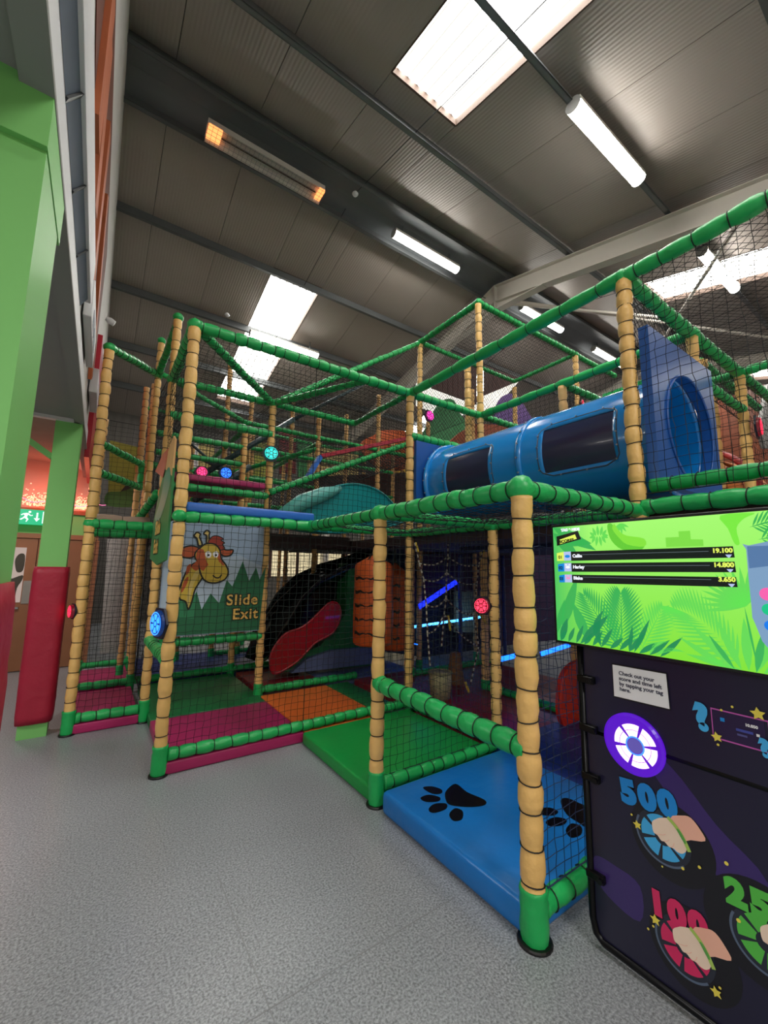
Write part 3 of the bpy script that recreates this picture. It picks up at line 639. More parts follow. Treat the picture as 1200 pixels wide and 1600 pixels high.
net(fd, (X5, Y4, ZT), (X6, Y4, ZT), (X6, Y4, ZL), (X5, Y4, ZL), cell=.06); net(fd, (XM, YF, ZT), (X5, YF, ZT), (X5, YF, 3.0), (XM, YF, 3.0), cell=.06, diag=True)
net(fd, (X5, YF, ZT), (X5, Y5, ZT), (X5, Y5, ZL), (X5, YF, ZL), cell=.055)
net(fd, (X6, Y5, ZT), (X7+1, Y5, ZT), (X7+1, Y5, ZL), (X6, Y5, ZL), cell=.06); net(fd, (X6, Y5, ZT), (X6, Y4+.5, ZT), (X6, Y4+.5, ZL), (X6, Y5, ZL), cell=.06)
# ---- high tower behind
fe = empty('high_tower', (X5, YF, 0), 'highest netted tower of the frame, behind the blue tube', 'play frame')
for x, y, z in ((X5, YF, ZH), (X5, Y2, ZH), (X7, YF, ZH), (X7, Y2, ZH-.1)): post(fe, x, y, 0, z-.03, near=1, r=.044, plate=False)
post(fe, X5-.1, YF+.12, ZL, 4.25, near=1, r=.046, foot=False, plate=False)
post(fe, X6, Y2, 0, 4.6, near=0, r=.04, plate=False, m='tand')
for p in ((X5, YF, ZH), (X5, Y2, ZH), (X7, YF, ZH)): joint(fe, p, .055)
rail(fe, (X5, YF, ZH), (X5, Y2, ZH), near=1, r=.045); rail(fe, (X5, YF, ZH), (X7, YF, ZH), near=1, r=.045, sp=.1); rail(fe, (X7, YF, ZH), (X7+1.3, YF, ZH), near=1, r=.045, sp=.1)
rail(fe, (X5, Y2, ZH), (X4, Y2, ZT), near=1, r=.042, sp=.1); rail(fe, (X5, Y2, ZH), (X7, Y2, ZH), near=0, r=.04); rail(fe, (X7, YF, ZH), (X7, Y2, ZH), near=0, r=.04)
rail(fe, (X5, Y2, 4.2), (X7+1, Y2, 4.2), near=0, r=.035)
net(fe, (X5, YF, ZH), (X5, Y2, ZH), (X5, Y2, ZT), (X5, YF, ZT), cell=.06, diag=True); net(fe, (X5, YF, ZH), (X7, YF, ZH), (X7, YF, ZT), (X5, YF, ZT), cell=.06, diag=True)
net(fe, (X5, Y2, ZH), (X7, Y2, ZH), (X7, Y2, ZT), (X5, Y2, ZT), cell=.06, diag=True); net(fe, (X5, YF, ZH), (X7, YF, ZH), (X7, Y2, ZH), (X5, Y2, ZH), cell=.07, sag=.05)
net(fe, (X4, Y2, ZT), (X5, Y2, ZH), (X5, Y2, ZT), (X4+.02, Y2, ZT-.01), cell=.065, diag=True); net(fe, (X7, YF, ZH), (X7+1.3, YF, ZH), (X7+1.3, YF, ZT), (X7, YF, ZT), cell=.06, diag=True)
net(fe, (X4, Y2, ZT), (X5, Y2, ZH), (X5, YB, ZH), (X4, YB, ZT), cell=.07, sag=.04)
# ---- rear bays
ff = empty('rear_bays', (X4, YC, 0), 'row of dim netted bays with thin tan posts at the back of the frame', 'play frame')
for x, y, z in ((XM, YB, 3.9), (X5, YB, 4.6), (X4, YC, 5.0), (X4+.4, YC, 4.4), (XM, YC, 4.6), (X5, YC, 4.6), (X6, YB, 4.5), (X7, YB, 4.4), (X6, YC, 4.2), (XM-.35, YD, 4.3), (X5, YD, 4.3), (X6, YD, 4.3), (X4-.5, YD, 4.4), (XM+.55, YD+.6, 4.0), (X7, YD, 4.0), (1.1, YC, 3.4)):
    post(ff, x, y, 0, z, near=0, r=.042, plate=False, m='tand')
for p, q in (((X4, YC, ZL), (X7, YC, ZL)), ((X3, YC, 3.0), (X6, YC, 3.0)), ((X3, YC, 2.55), (X6, YC, 2.55)), ((X3, YC, 3.55), (X6, YC, 3.55)), ((X3, YD, 3.3), (X7, YD, 3.3)), ((X3, YD, 4.3), (X7, YD, 4.2)), ((X4, YB, ZT), (X4, YD, ZT)),
             ((XM, YB, ZT), (XM, YD, ZT)), ((X5, YB, 3.5), (X5, YD, 3.5)), ((X4, YB, ZT+.1), (X7, YB, ZT+.1)), ((X3, YB, 4.0), (X4, YB, ZT+.1)), ((X4, YC, .13), (X7, YC, .13)), ((X4, Y2, ZL-.02), (X4, YC, ZL-.02)), ((XM, YC, 3.0), (X5, YB, 3.5)), ((X4, YC, 3.0), (XM, YB, 3.4))):
    rail(ff, p, q, near=0, r=.038, sp=.13)
for a, b in (((X4, YC), (X5, YC)), ((X3, YD), (X4, YD)), ((X4, YD), (X5, YD)), ((X5, YC), (X7, YC)), ((XM, YB), (X6, YB))):
    net(ff, (a[0], a[1], 4.2), (b[0], b[1], 4.2), (b[0], b[1], ZL), (a[0], a[1], ZL), cell=.055, r=.0036)
for a, b in (((X3, YB), (XM, YB)), ((XM, YB), (X6, YB)), ((XM, YC), (X6, YC))):
    net(ff, (a[0], a[1], ZL), (b[0], b[1], ZL), (b[0], b[1], .2), (a[0], a[1], .2), cell=.055, r=.003)
net(ff, (X3, YB, ZT+.1), (X7, YB, ZT+.1), (X7, YD, ZT+.3), (X3, YD, ZT+.3), cell=.06, r=.0034, sag=.04)
# dark blue-green diagonal struts of the steel frame behind the front bay
bs = empty('diagonal_brace', (1.5, YC, 2.4), 'dark crossed steel struts behind the upper front bay', 'brace')
for a, b, r_ in (((1.0, 6.6, 2.7), (2.6, 6.6, 4.05), .045), ((1.2, 6.6, 3.1), (1.75, 6.6, 2.85), .03), ((1.1, 6.6, 2.45), (1.9, 6.6, 3.1), .05), ((2.6, 6.6, 4.05), (4.3, 6.6, 5.3), .03), ((.75, 6.6, 3.5), (1.55, 6.6, 2.9), .022)):
    mb = MB(); mb.tube([a, b], r_, 8); mb.build('strut', mat('dark_green_steel', (26, 58, 66), .4), bs, smooth=True)
# ---- decks; the one over the interior is added to keep it dark
for nm, lab, a in (('deck_board', 'added dark deck shading the interior beyond the entry cage', (XM+.05, X7, YF, YC, ZL-.12, ZL-.02)), ('deck_board', 'dark deck under the blue tube', (XM+.05, X7, Y5+.05, YF-.01, ZL-.12, ZL-.02)),
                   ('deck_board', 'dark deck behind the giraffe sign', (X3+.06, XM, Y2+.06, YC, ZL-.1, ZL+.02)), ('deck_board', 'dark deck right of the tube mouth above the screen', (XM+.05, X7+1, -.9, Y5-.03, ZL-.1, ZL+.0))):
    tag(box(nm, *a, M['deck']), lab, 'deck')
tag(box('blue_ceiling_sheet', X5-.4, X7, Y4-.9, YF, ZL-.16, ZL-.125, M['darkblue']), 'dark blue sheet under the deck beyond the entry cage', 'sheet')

# ================================================================== MATS AND CUSHIONS
def cushion(name, a, m, lab, cat='mat', b=.02, group=None): return tag(box(name, *a, M[m], b=b, seg=3), lab, cat, group)
bmat = cushion('floor_mat', (X4-.03, XM-.06, Y5+.0, Y4-.1, .002, .135), 'matblue', 'thick blue floor mat with black paw prints in the entry cage', b=.03)
cushion('floor_mat', (X4-.03, XM-.06, Y4+.0, YF-.06, .002, .1), 'matgreen', 'bright green floor mat between the paw mat and front rail', b=.02)
cushion('floor_mat', (X3+.03, X4, YF-.03, 4.5, .002, .085), 'magenta', 'magenta floor mat along the front rail under the giraffe sign', b=.012)
cushion('floor_mat', (X3+.03, X4, 4.51, YB-.05, .002, .085), 'matdgreen', 'dark green floor mat below the giraffe sign', b=.012)
cushion('floor_mat', (X4+.01, XM-.35, YF-.03, Y2-.06, .002, .085), 'matorange', 'orange floor mat in front of the red slide', b=.012)
cushion('floor_mat', (XM-.34, XM-.05, YF-.03, Y2-.06, .002, .085), 'matdgreen', 'narrow dark green mat beside the orange mat', b=.012)
cushion('floor_mat', (X4+.06, XM-.3, Y2+.06, YB-.05, .002, .085), 'matmaroon', 'maroon floor mat under the end of the red slide', b=.012)
cushion('floor_mat', (XM-.29, X5-.1, Y2+.06, YB-.05, .002, .085), 'matgrey', 'grey-blue floor mat below the striped bags', b=.012)
cushion('floor_mat', (X3+.05, X4+.6, YB+.06, YC+.4, .002, .085), 'matnavy', 'navy floor mat behind the dark green mat', b=.012)
cushion('floor_mat', (X1+.03, X3-.04, Y2-.03, YB-.06, .002, .085), 'magenta', 'magenta floor mat just inside the narrow left bay', b=.012)
cushion('floor_mat', (X1+.03, X3-.04, YB+.06, YC-.06, .002, .085), 'magenta', 'small magenta mat beyond the second rail of the left bay', b=.012)
cushion('floor_mat', (XM+.05, X6, Y4+.05, Y2-.05, .002, .1), 'matmaroon', 'dark red mat inside beyond the entry cage', b=.012)
cushion('floor_mat', (XM-.05, X5+.3, Y5-.4, Y4+.03, .002, .12), 'matnavy', 'dark blue mat inside behind the nearest tall post', b=.012)
# paw prints on the blue mat
def paw(shapes, lab):
    pl = Plane((0, 0, .135), (1, 0, 0), (0, 1, 0), (0, 0, 1), 'z', .136); g = empty('paw_print', (*pl.px(*shapes[0][0]), .136))
    for k, s in enumerate(shapes):
        o = flat('pad' if k == 0 else 'toe', pl, smoothed([pl.px(*p) for p in s], 4), 'blackv', g, h=.0025, th=.002)
    g.parent = bmat; g.location = rel(bmat, g.location)
    return g
paw([[(697, 1236), (712, 1225), (730, 1238), (757, 1250), (757, 1258), (735, 1261), (704, 1258), (696, 1248)], [(661, 1231), (675, 1229), (690, 1234), (689, 1240), (675, 1240)], [(657, 1247), (670, 1242), (687, 1246), (685, 1252), (666, 1253)], [(671, 1262), (680, 1256), (697, 1256), (697, 1264), (680, 1270), (671, 1268)], [(703, 1270), (712, 1263), (723, 1268), (722, 1280), (710, 1283), (703, 1277)]], '')
paw([[(876, 1252), (885, 1247), (905, 1255), (915, 1262), (915, 1290), (905, 1286), (885, 1272)], [(842, 1265), (858, 1262), (872, 1268), (865, 1274), (846, 1273)], [(853, 1284), (868, 1277), (885, 1281), (880, 1289), (860, 1291)], [(884, 1298), (893, 1287), (908, 1292), (908, 1304), (893, 1309)]], '')
cushion('edge_cushion', (X3+.04, X4+.03, YF-.02, YF+.1, ZL+.04, ZL+.12), 'cushblue', 'long blue cushion on the rail above the giraffe sign', 'cushion', b=.02)
cushion('platform_pad', (X3+.06, X4-.05, Y2-.04, YB, 2.4, 2.475), 'magenta', 'pink-edged platform pad on the upper level of the giraffe bay', 'pad', b=.02)
cushion('platform_pad', (XM+.2, X6, -.9, Y5-.05, ZL+.0, ZL+.06), 'white', 'pale grey pad on the deck right of the tube mouth', 'pad', b=.02)
mb = MB(); mb.bar((XM-.5, Y2+.02, 2.93), (3.72, Y2+.02, 3.46), .1, .05); tag(mb.build('ramp_cushion', M['red']), 'thin red cushion along the top of the sloping netted ramp', 'cushion')
mb = MB(); mb.bar((X4+.5, Y2+.02, 2.63), (XM-.5, Y2+.02, 2.93), .1, .05); tag(mb.build('ramp_cushion', M['cushblue']), 'thin dark blue cushion lower on the sloping netted ramp', 'cushion')

# ================================================================== BLUE CRAWL TUBE
TX, TZ, TR, TY0, TY1 = 3.37, 2.475, .425, 1.16, 3.46
tb = empty('crawl_tube', (TX, TY0, TZ), 'large blue plastic crawl tube with two smoked windows', 'tube')
wins = [(1.42, 1.99, math.radians(154), math.radians(204)), (2.55, 3.14, math.radians(154), math.radians(204))]
def tube_shell():
    mb = MB(); na, ny = 72, 92
    def P(i, j): t = 2*PI*i/na; y = TY0+(TY1-TY0)*j/ny; return Vector((TX+TR*math.cos(t), y, TZ+TR*math.sin(t)))
    vs = [P(i, j) for j in range(ny+1) for i in range(na)]; fs = []
    for j in range(ny):
        y = TY0+(TY1-TY0)*(j+.5)/ny
        for i in range(na):
            t = 2*PI*(i+.5)/na
            if any(a < y < b and c < t < d for a, b, c, d in wins): continue
            fs.append((j*na+i, j*na+(i+1) % na, (j+1)*na+(i+1) % na, (j+1)*na+i))
    mb.add(vs, fs); return mb
ts = tube_shell().build('shell', M['tube'], tb, smooth=True)
so_ = ts.modifiers.new('wall', 'SOLIDIFY'); so_.thickness = .012; so_.offset = -1
for y, rr, wd in ((TY0+.01, TR+.035, .03), (2.22, TR+.022, .055), (TY1-.02, TR+.045, .04)):
    mb = MB(); n = 56
    prof = [(-wd/2, TR-.002), (-wd/2, rr), (-wd/6, rr+.008), (wd/6, rr+.008), (wd/2, rr), (wd/2, TR-.002)]; vs = [Vector((TX+r_*math.cos(2*PI*i/n), y+a, TZ+r_*math.sin(2*PI*i/n))) for a, r_ in prof for i in range(n)]
    mb.add(vs, [(k*n+i, k*n+(i+1) % n, (k+1)*n+(i+1) % n, (k+1)*n+i) for k in range(len(prof)-1) for i in range(n)])
    fl_ = mb.build('flange', M['tube'], tb, smooth=True)
    bo = MB()
    for k in range(12):
        t = PI*.55+k*PI/11; c = Vector((TX+(rr+.006)*math.cos(t), y, TZ+(rr+.006)*math.sin(t))); d = Vector((math.cos(t), 0, math.sin(t)))
        bo.tube([c, c+d*.012], .008, 6)
    q = bo.build('bolt', M['bolt'], None); tag(q, kind='stuff'); wl_ = Vector(q.location); q.parent = fl_; q.location = rel(fl_, wl_)
for a, b, c, d in wins:
    mb = MB(); na, nb = 22, 12; e = .035; ea = e/TR
    vs = [Vector((TX+(TR+.004+.012*math.sin(PI*i/na)*math.sin(PI*j/nb))*math.cos(c-ea+(d-c+2*ea)*i/na), a-e+(b-a+2*e)*j/nb, TZ+(TR+.004+.012*math.sin(PI*i/na)*math.sin(PI*j/nb))*math.sin(c-ea+(d-c+2*ea)*i/na))) for j in range(nb+1) for i in range(na+1)]
    mb.add(vs, [(j*(na+1)+i, j*(na+1)+i+1, (j+1)*(na+1)+i+1, (j+1)*(na+1)+i) for j in range(nb) for i in range(na)])
    pn = mb.build('window_pane', M['pane'], tb, smooth=True)
    # raised rim and its bolts
    loop = []
    def R(t, y, r_=TR+.006): return Vector((TX+r_*math.cos(t), y, TZ+r_*math.sin(t)))
    cr = .05
    for k in range(13): loop.append(R(c+(d-c)*k/12*(1) , a-(e if 0 < k < 12 else e*.4)))
    for k in range(1, 8): loop.append(R(d+(ea if 0 < k < 8 else 0), a+(b-a)*k/8))
    for k in range(13): loop.append(R(d-(d-c)*k/12, b+(e if 0 < k < 12 else e*.4)))
    for k in range(1, 8): loop.append(R(c-ea, b-(b-a)*k/8))
    m2 = MB(); m2.tube(loop, .009, 6, closed=True); o_ = m2.build('window_rim', M['rim'], None, smooth=True); wl_ = Vector(o_.location); o_.parent = pn; o_.location = rel(pn, wl_)
    m3 = MB()
    for k in range(0, len(loop), 3):
        p = loop[k]; dd = (p-Vector((TX, p.y, TZ))).normalized(); m3.tube([p, p+dd*.022], .006, 6)
    o_ = m3.build('bolt', M['bolt'], None); tag(o_, kind='stuff'); wl_ = Vector(o_.location); o_.parent = pn; o_.location = rel(pn, wl_)
def holed_panel(name, x0, x1, y0, y1, z0, z1, cx, cz, r, m, lab):
    n = 48; g = empty(name, ((x0+x1)/2, y0, z0), lab, 'panel'); mb = MB()
    def edge(t):
        c_, s = math.cos(t), math.sin(t); k = min(((x1-cx) if c_ > 0 else (x0-cx))/c_ if abs(c_) > 1e-6 else 1e9, ((z1-cz) if s > 0 else (z0-cz))/s if abs(s) > 1e-6 else 1e9)
        return cx+c_*k, cz+s*k
    ang = sorted(set([2*PI*i/n for i in range(n)]+[math.atan2(zz-cz, xx-cx) % (2*PI) for xx in (x0, x1) for zz in (z0, z1)])); k = len(ang); vs = []
    for y in (y0, y1):
        for t in ang: vs.append((cx+r*math.cos(t), y, cz+r*math.sin(t)))
        for t in ang: e_ = edge(t); vs.append((e_[0], y, e_[1]))
    fs = []
    for i in range(k):
        j = (i+1) % k; fs += [(i, j, k+j, k+i), (2*k+j, 2*k+i, 3*k+i, 3*k+j), (i, 2*k+i, 2*k+j, j), (k+i, k+j, 3*k+j, 3*k+i)]
    mb.add(vs, fs); mb.build('board', m, g)
    m2 = MB(); m2.tube([(cx+(r+.004)*math.cos(2*PI*i/n), y0-.004, cz+(r+.004)*math.sin(2*PI*i/n)) for i in range(n)], .009, 8, closed=True); m2.build('rim', m, g, smooth=True)
    return g
holed_panel('round_hole_board', XM+.045, X5-.02, 1.09, 1.15, ZL+.17, 3.10, 3.39, 2.5, .39, M['tubep'], 'blue board with a round opening at the near end of the tube')
holed_panel('round_hole_board', XM+.06, X5+.1, 3.49, 3.53, 2.0, 2.93, 3.37, 2.475, .38, M['tubep'], 'dark blue board at the far end of the tube behind the middle post')

# ================================================================== SIGN BOARDS
# giraffe sign, on the plane y = Y2
gs = empty('slide_exit_sign', (1.05, Y2, .79), 'blue and green giraffe sign reading Slide Exit', 'sign')
ps = Plane((X3, Y2-.075, 0), (1, 0, 0), (0, 0, 1), (0, -1, 0), 'y', Y2-.075)
z6 = lambda x, y: ps.px(200+x/4.572, 750+y/4.572)          # coordinates read off the enlarged detail of the sign
box('board', X3+.05, X4-.05, Y2-.07, Y2-.055, .79, 1.95, M['signblue'], gs)
flat('cloud_band', ps, [(.06, .85), (1.05, .85), (1.05, 1.5), (.8, 1.62), (.4, 1.55), (.06, 1.6)], 'signblue2', gs, h=.001)
tri = [(.055, .8)]+[z6(*p) for p in [(345, 880), (385, 810), (425, 905), (490, 795), (525, 925), (590, 810), (650, 880), (705, 715), (745, 760), (820, 580), (865, 720), (915, 625), (940, 710), (985, 615)]]+[(1.055, .8)]
flat('tree_print', ps, tri, 'signgreen', gs, h=.0025)
flat('tree_print', ps, [[z6(*p) for p in [(425, 900), (490, 795), (470, 990), (400, 990)]], [z6(*p) for p in [(345, 880), (385, 812), (400, 990), (340, 990)]]], 'signgreen2', gs, h=.003)
gi = empty('giraffe_print', (.9, Y2-.08, 1.4)); gi.parent = gs; gi.location = rel(gs, (.9, Y2-.08, 1.4))
def gpart(nm, pts, m, h, sm=4, out=.016):
    q = [z6(*p) for p in pts]; q = smoothed(q, sm) if sm else q
    flat(nm, ps, q, m, gi, h=h)
    if out: ribbon('outline', ps, q, out, 'ink', gi, h=h+.0004)
gpart('neck', [(500, 590), (545, 660), (530, 700), (480, 780), (455, 870), (430, 925), (412, 870), (370, 850), (362, 800), (400, 690), (440, 620)], 'gyellow', .0035)
flat('mane_patch', ps, [smoothed([z6(*p) for p in q], 3) for q in ([(480, 590), (500, 560), (510, 620), (490, 650), (450, 620)], [(400, 720), (430, 690), (425, 730), (395, 790), (378, 800)], [(420, 620), (450, 600), (440, 650), (415, 680)])], 'ginger', gi, h=.0042)
flat('throat', ps, smoothed([z6(*p) for p in [(500, 640), (510, 660), (470, 740), (445, 830), (432, 910), (420, 850), (440, 740), (470, 670)]], 3), 'gcream', gi, h=.0044)
gpart('ear', [(510, 490), (450, 470), (380, 490), (345, 520), (390, 550), (450, 555), (490, 530)], 'ginger', .004)
gpart('ear', [(650, 480), (700, 500), (750, 500), (735, 535), (690, 545), (655, 520)], 'ginger', .004)
gpart('horn', [(505, 470), (492, 420), (472, 400), (490, 375), (515, 385), (512, 410), (530, 460)], 'gcream', .0045)
gpart('horn', [(560, 450), (562, 400), (540, 385), (560, 360), (583, 372), (578, 400), (585, 450)], 'gcream', .0045)
gpart('mane', [(570, 450), (600, 405), (640, 400), (680, 420), (665, 430), (690, 450), (675, 460), (690, 490), (650, 500), (600, 470)], 'ghair', .005, out=.01)
gpart('head', [(520, 480), (560, 455), (620, 460), (655, 500), (665, 560), (700, 610), (715, 660), (690, 710), (620, 735), (550, 720), (515, 660), (505, 590), (480, 560), (480, 520)], 'gyellow', .0055)
flat('cheek_patch', ps, [smoothed([z6(*p) for p in q], 3) for q in ([(500, 500), (540, 500), (555, 570), (580, 620), (560, 650), (520, 640), (500, 590), (485, 550)], [(640, 520), (655, 530), (662, 565), (690, 610), (660, 600), (640, 560)])], 'ginger', gi, h=.0062)
flat('muzzle', ps, smoothed([z6(*p) for p in [(580, 600), (640, 580), (700, 640), (700, 690), (640, 725), (560, 715), (530, 670)]], 4), 'gyellow', gi, h=.0064)
flat('eye', ps, [smoothed([z6(*p) for p in q], 3) for q in ([(550, 525), (572, 508), (595, 525), (588, 552), (562, 555)], [(605, 525), (628, 508), (645, 525), (638, 550), (615, 550)])], 'paper', gi, h=.0068)
flat('pupil', ps, [circ(*z6(574, 537), .012, 10), circ(*z6(627, 537), .012, 10)], 'ink', gi, h=.0074)
ribbon('mouth', ps, [z6(605, 680), z6(625, 697), z6(650, 697), z6(668, 675)], .014, 'ink', gi, h=.0072, closed=False, sm=4)
for ln, (x, y) in (('Slide', (700, 890)), ('Exit', (735, 992))):
    a = z6(x, y); sz = .30
    text('lettering', ps, ln, a[0]+(.0 if ln == 'Slide' else .01), a[1]-.005, .16, 'ink', gs, h=.004, bold=.013, sp=1.12)
    text('lettering', ps, ln, a[0]+(.0 if ln == 'Slide' else .01), a[1]-.005, .16, 'letter', gs, h=.0055, bold=.003, sp=1.12)
# narrow side board seen edge-on between the two left posts of the giraffe bay
sb = empty('side_sign', (X3-.06, 4.15, 1.5), 'green sign with yellow lettering on the left face of the giraffe bay', 'sign')
pq = Plane((X3-.065, Y2-.06, 0), (0, -1, 0), (0, 0, 1), (-1, 0, 0), 'x', X3-.065)
flat('board', pq, [(.0, 1.56), (.6, 1.5), (1.14, 1.54), (1.14, 2.25), (1.0, 2.36), (.84, 2.4), (.6, 2.36), (.3, 2.2), (.0, 1.9)], 'boardg', sb, h=.004, th=.016)
flat('leaf_print', pq, smoothed([(.15, 1.95), (.45, 2.08), (.7, 2.3), (.95, 2.3), (1.05, 2.15), (.8, 1.98), (.5, 1.9)], 4), mat('leaf_teal', (86, 158, 132), .5), sb, h=.006)
flat('ear_cutout', pq, [(.55, 2.28), (-.28, 2.50), (.3, 2.56), (.72, 2.52), (.7, 2.36)], 'orange', sb, h=.004, th=.014)
flat('neck_cutout', pq, [(.66, 2.34), (.74, 2.5), (1.0, 2.56), (1.12, 2.5), (1.12, 2.2)], mat('cutout_peach', (236, 190, 128), .5), sb, h=.005, th=.014)
for ln, zz in (('Slide', 1.78), ('Exit', 1.61)):
    text('lettering', pq, ln, .3, zz, .17, 'ink', sb, h=.007, bold=.015, sp=1.15); text('lettering', pq, ln, .3, zz, .17, 'letter', sb, h=.0085, bold=.006, sp=1.15)

# ================================================================== SCORE SCREEN AND KIOSK BOARD
KX = 1.80
kb = empty('kiosk_board', (KX, .4, 0), 'black and purple printed score board in a tube frame below the screen', 'board')
pk = Plane((KX, 1.056, 0), (0, -1, 0), (0, 0, 1), (-1, 0, 0), 'x', KX)
K = pk.px
box('upper_panel', KX, KX+.012, -.7, 1.05, .832, 1.3, M['kiosk'], kb); box('lower_panel', KX, KX+.012, -.7, 1.05, .03, .818, M['kiosk'], kb)
flat('purple_swirl', pk, [smoothed([K(918, 1155), K(990, 1172), K(1080, 1300), K(1150, 1420), K(1200, 1470), K(1200, 1380), K(1120, 1290), K(1050, 1200), K(1000, 1165)], 4), smoothed([K(930, 1337), K(960, 1352), K(1000, 1385), K(1000, 1440), K(950, 1400), K(930, 1365)], 4)], 'kioskp', kb, h=.0006, th=.0003)
for k_, q_ in enumerate((circ(*K(1048, 1315), .135, 40), circ(*K(1082, 1487), .135, 40), circ(*K(1190, 1460), .15, 40))): flat('dark_circle', pk, q_, 'kioskd', kb, h=.0009+.0002*k_, th=.0001)
# tube frame and clamps
mb = MB(); mb.tube([(KX-.002, 1.062, 1.3), (KX-.002, 1.062, .1), (KX-.002, 1.05, .05), (KX-.002, 1.02, .03), (KX-.002, -.7, .03)], .014, 10); mb.build('frame_tube', M['blackm'], kb, smooth=True)
mb = MB(); mb.tube([(KX+.008, 1.05, .825), (KX+.008, -.7, .825)], .011, 10); mb.build('frame_tube', M['blackm'], kb, smooth=True)
for v_ in (1.035, .835, .64, .265):
    mb = MB(); mb.box(KX-.02, KX+.012, 1.0, 1.075, v_-.016, v_+.016, b=.005); mb.tube([(KX-.02, 1.01, v_), (KX-.032, 1.01, v_)], .011, 8); mb.build('clamp', M['blackm'], kb)
# paper sign
sg = flat('paper_notice', pk, [K(957, 1037), K(1042, 1052), K(1048, 1109), K(960, 1088)], 'paper', kb, h=.004)
ribbon('notice_frame', pk, [K(957, 1037), K(1042, 1052), K(1048, 1109), K(960, 1088)], .006, 'ink', kb, h=.0045)
x_, y_ = K(968, 1058)
text('notice_text', pk, 'Check out your\nscore and time left\nby tapping your tag\nhere.', x_, 1.083, .0205, mat('grey_ink', (70, 70, 90), .5), kb, h=.0055, bold=.0005, lsp=1.0)
# lit reader disk
dk = empty('tap_reader', (KX, .855, .83)); dk.parent = kb; dk.location = rel(kb, (KX-.004, .855, .829))
cx_, cy_ = K(991, 1162)
mb = MB(); mb.tube([pk.P(cx_, cy_, .001), pk.P(cx_, cy_, .012), pk.P(cx_, cy_, .018)], [.112, .112, .103], 48); mb.build('reader_body', emis('reader_violet', (96, 20, 216), .75), dk)
flat('reader_lens', pk, [sector(cx_+.012, cy_, .034, .078, a0+.09, a0+PI/3-.09, 8) for a0 in [k*PI/3+.2 for k in range(6)]], emis('reader_pink_white', (255, 214, 255), 1.9), dk, h=.0195)
ribbon('reader_ring', pk, circ(cx_+.012, cy_, .032, 32), .006, emis('reader_blue', (70, 150, 255), 1.3), dk, h=.021); ribbon('reader_ring', pk, circ(cx_+.012, cy_, .057, 32), .002, emis('reader_violet_dim', (150, 60, 220), .8), dk, h=.021)
flat('reader_hub', pk, circ(cx_+.012, cy_, .027, 24), emis('reader_hub', (108, 96, 190), .7), dk, h=.02)
# points and wheels
def number(s, u, v, size, m, m2, sp=1.0, rot=0):
    a = K(u, v); text('number_print', pk, s, a[0], a[1], size, 'kioskd', kb, h=.0016, bold=size*.1, sp=sp*1.1, rot=rot); text('number_print', pk, s, a[0], a[1], size, m, kb, h=.0024, bold=size*.075, sp=sp*1.1, rot=rot)
    text('number_shine', pk, s, a[0], a[1], size, m2, kb, h=.0032, bold=-size*.0, sp=sp*1.1, rot=rot) if m2 else None
number('500', 973, 1250, .112, 'pblue', None, 1.12, .12); number('100', 1017, 1421, .103, 'ppink', None, 1.12, .06); number('250', 1137, 1406, .1, 'pgreen', None, 1.15, .05)
def wheel(cu, cv, m, R_=.073):
    c = K(cu, cv); dirs = [k*PI/3+.35 for k in range(6)]
    flat('wheel_disc', pk, circ(*c, R_+.016, 40), mat('wheel_grey', (38, 44, 60), .3), kb, h=.002)
    ribbon('wheel_ring', pk, circ(c[0], c[1], R_+.016, 30, PI*.85, PI*1.75), .007, 'ringg', kb, h=.003, closed=False)
    flat('wheel_segment', pk, [sector(c[0], c[1], .027, R_, a+.1, a+PI/3-.1, 6) for a in dirs], m, kb, h=.003)
    return c
def hand(c, dx=.03, dy=-.01):
    ox, oy = c[0]+dx-.026, c[1]+dy+.016; ca, sa = math.cos(.47), math.sin(.47)
    T = lambda pts: [(ox+x*.76*ca-y*1.02*sa, oy+x*.76*sa+y*1.02*ca) for x, y in pts]
    flat('hand_print', pk, smoothed(T([(.075, .052), (.135, .058), (.17, .05), (.185, .015), (.182, -.015), (.12, -.012), (.085, -.01)]), 3), 'skin2', kb, h=.004)
    flat('hand_print', pk, smoothed(T([(-.035, .028), (-.022, .045), (.005, .052), (.03, .055), (.07, .05), (.088, .025), (.09, -.012), (.078, -.04), (.05, -.05), (.03, -.045), (.02, -.035), (.002, -.03), (-.008, -.016), (-.022, -.012), (-.028, .004), (-.04, .012)]), 3), 'skin', kb, h=.0046)
    ribbon('finger_line', pk, [T([(-.03, .008), (.0, .004), (.015, .006)]), T([(-.012, -.014), (.008, -.014), (.02, -.01)]), T([(.012, -.032), (.026, -.028), (.036, -.02)])], .0016, 'skin2', kb, h=.0052, closed=False)
    ribbon('wristband_print', pk, T([(.065, .056), (.083, .025), (.09, -.01), (.088, -.045)]), .012, 'band', kb, h=.0054, closed=False, sm=4)
    flat('wristband_tag', pk, smoothed(T([(.08, .02), (.092, .015), (.095, -.015), (.084, -.02)]), 3), 'band2', kb, h=.006)
c1 = wheel(1036, 1308, 'pblue2'); hand(c1); c2 = wheel(1070, 1481, 'ppink'); hand(c2); c3 = wheel(1199, 1474, 'pgreen'); hand(c3, .05)
for u, v, r_, t_ in ((997, 1288, .016, .2), (1025, 1436, .018, .1), (1120, 1549, .017, .3), (1185, 1115, .021, .1), (1121, 1151, .017, .2)): flat('star_print', pk, star(*K(u, v), r_, t_), 'pyellow', kb, h=.0065)
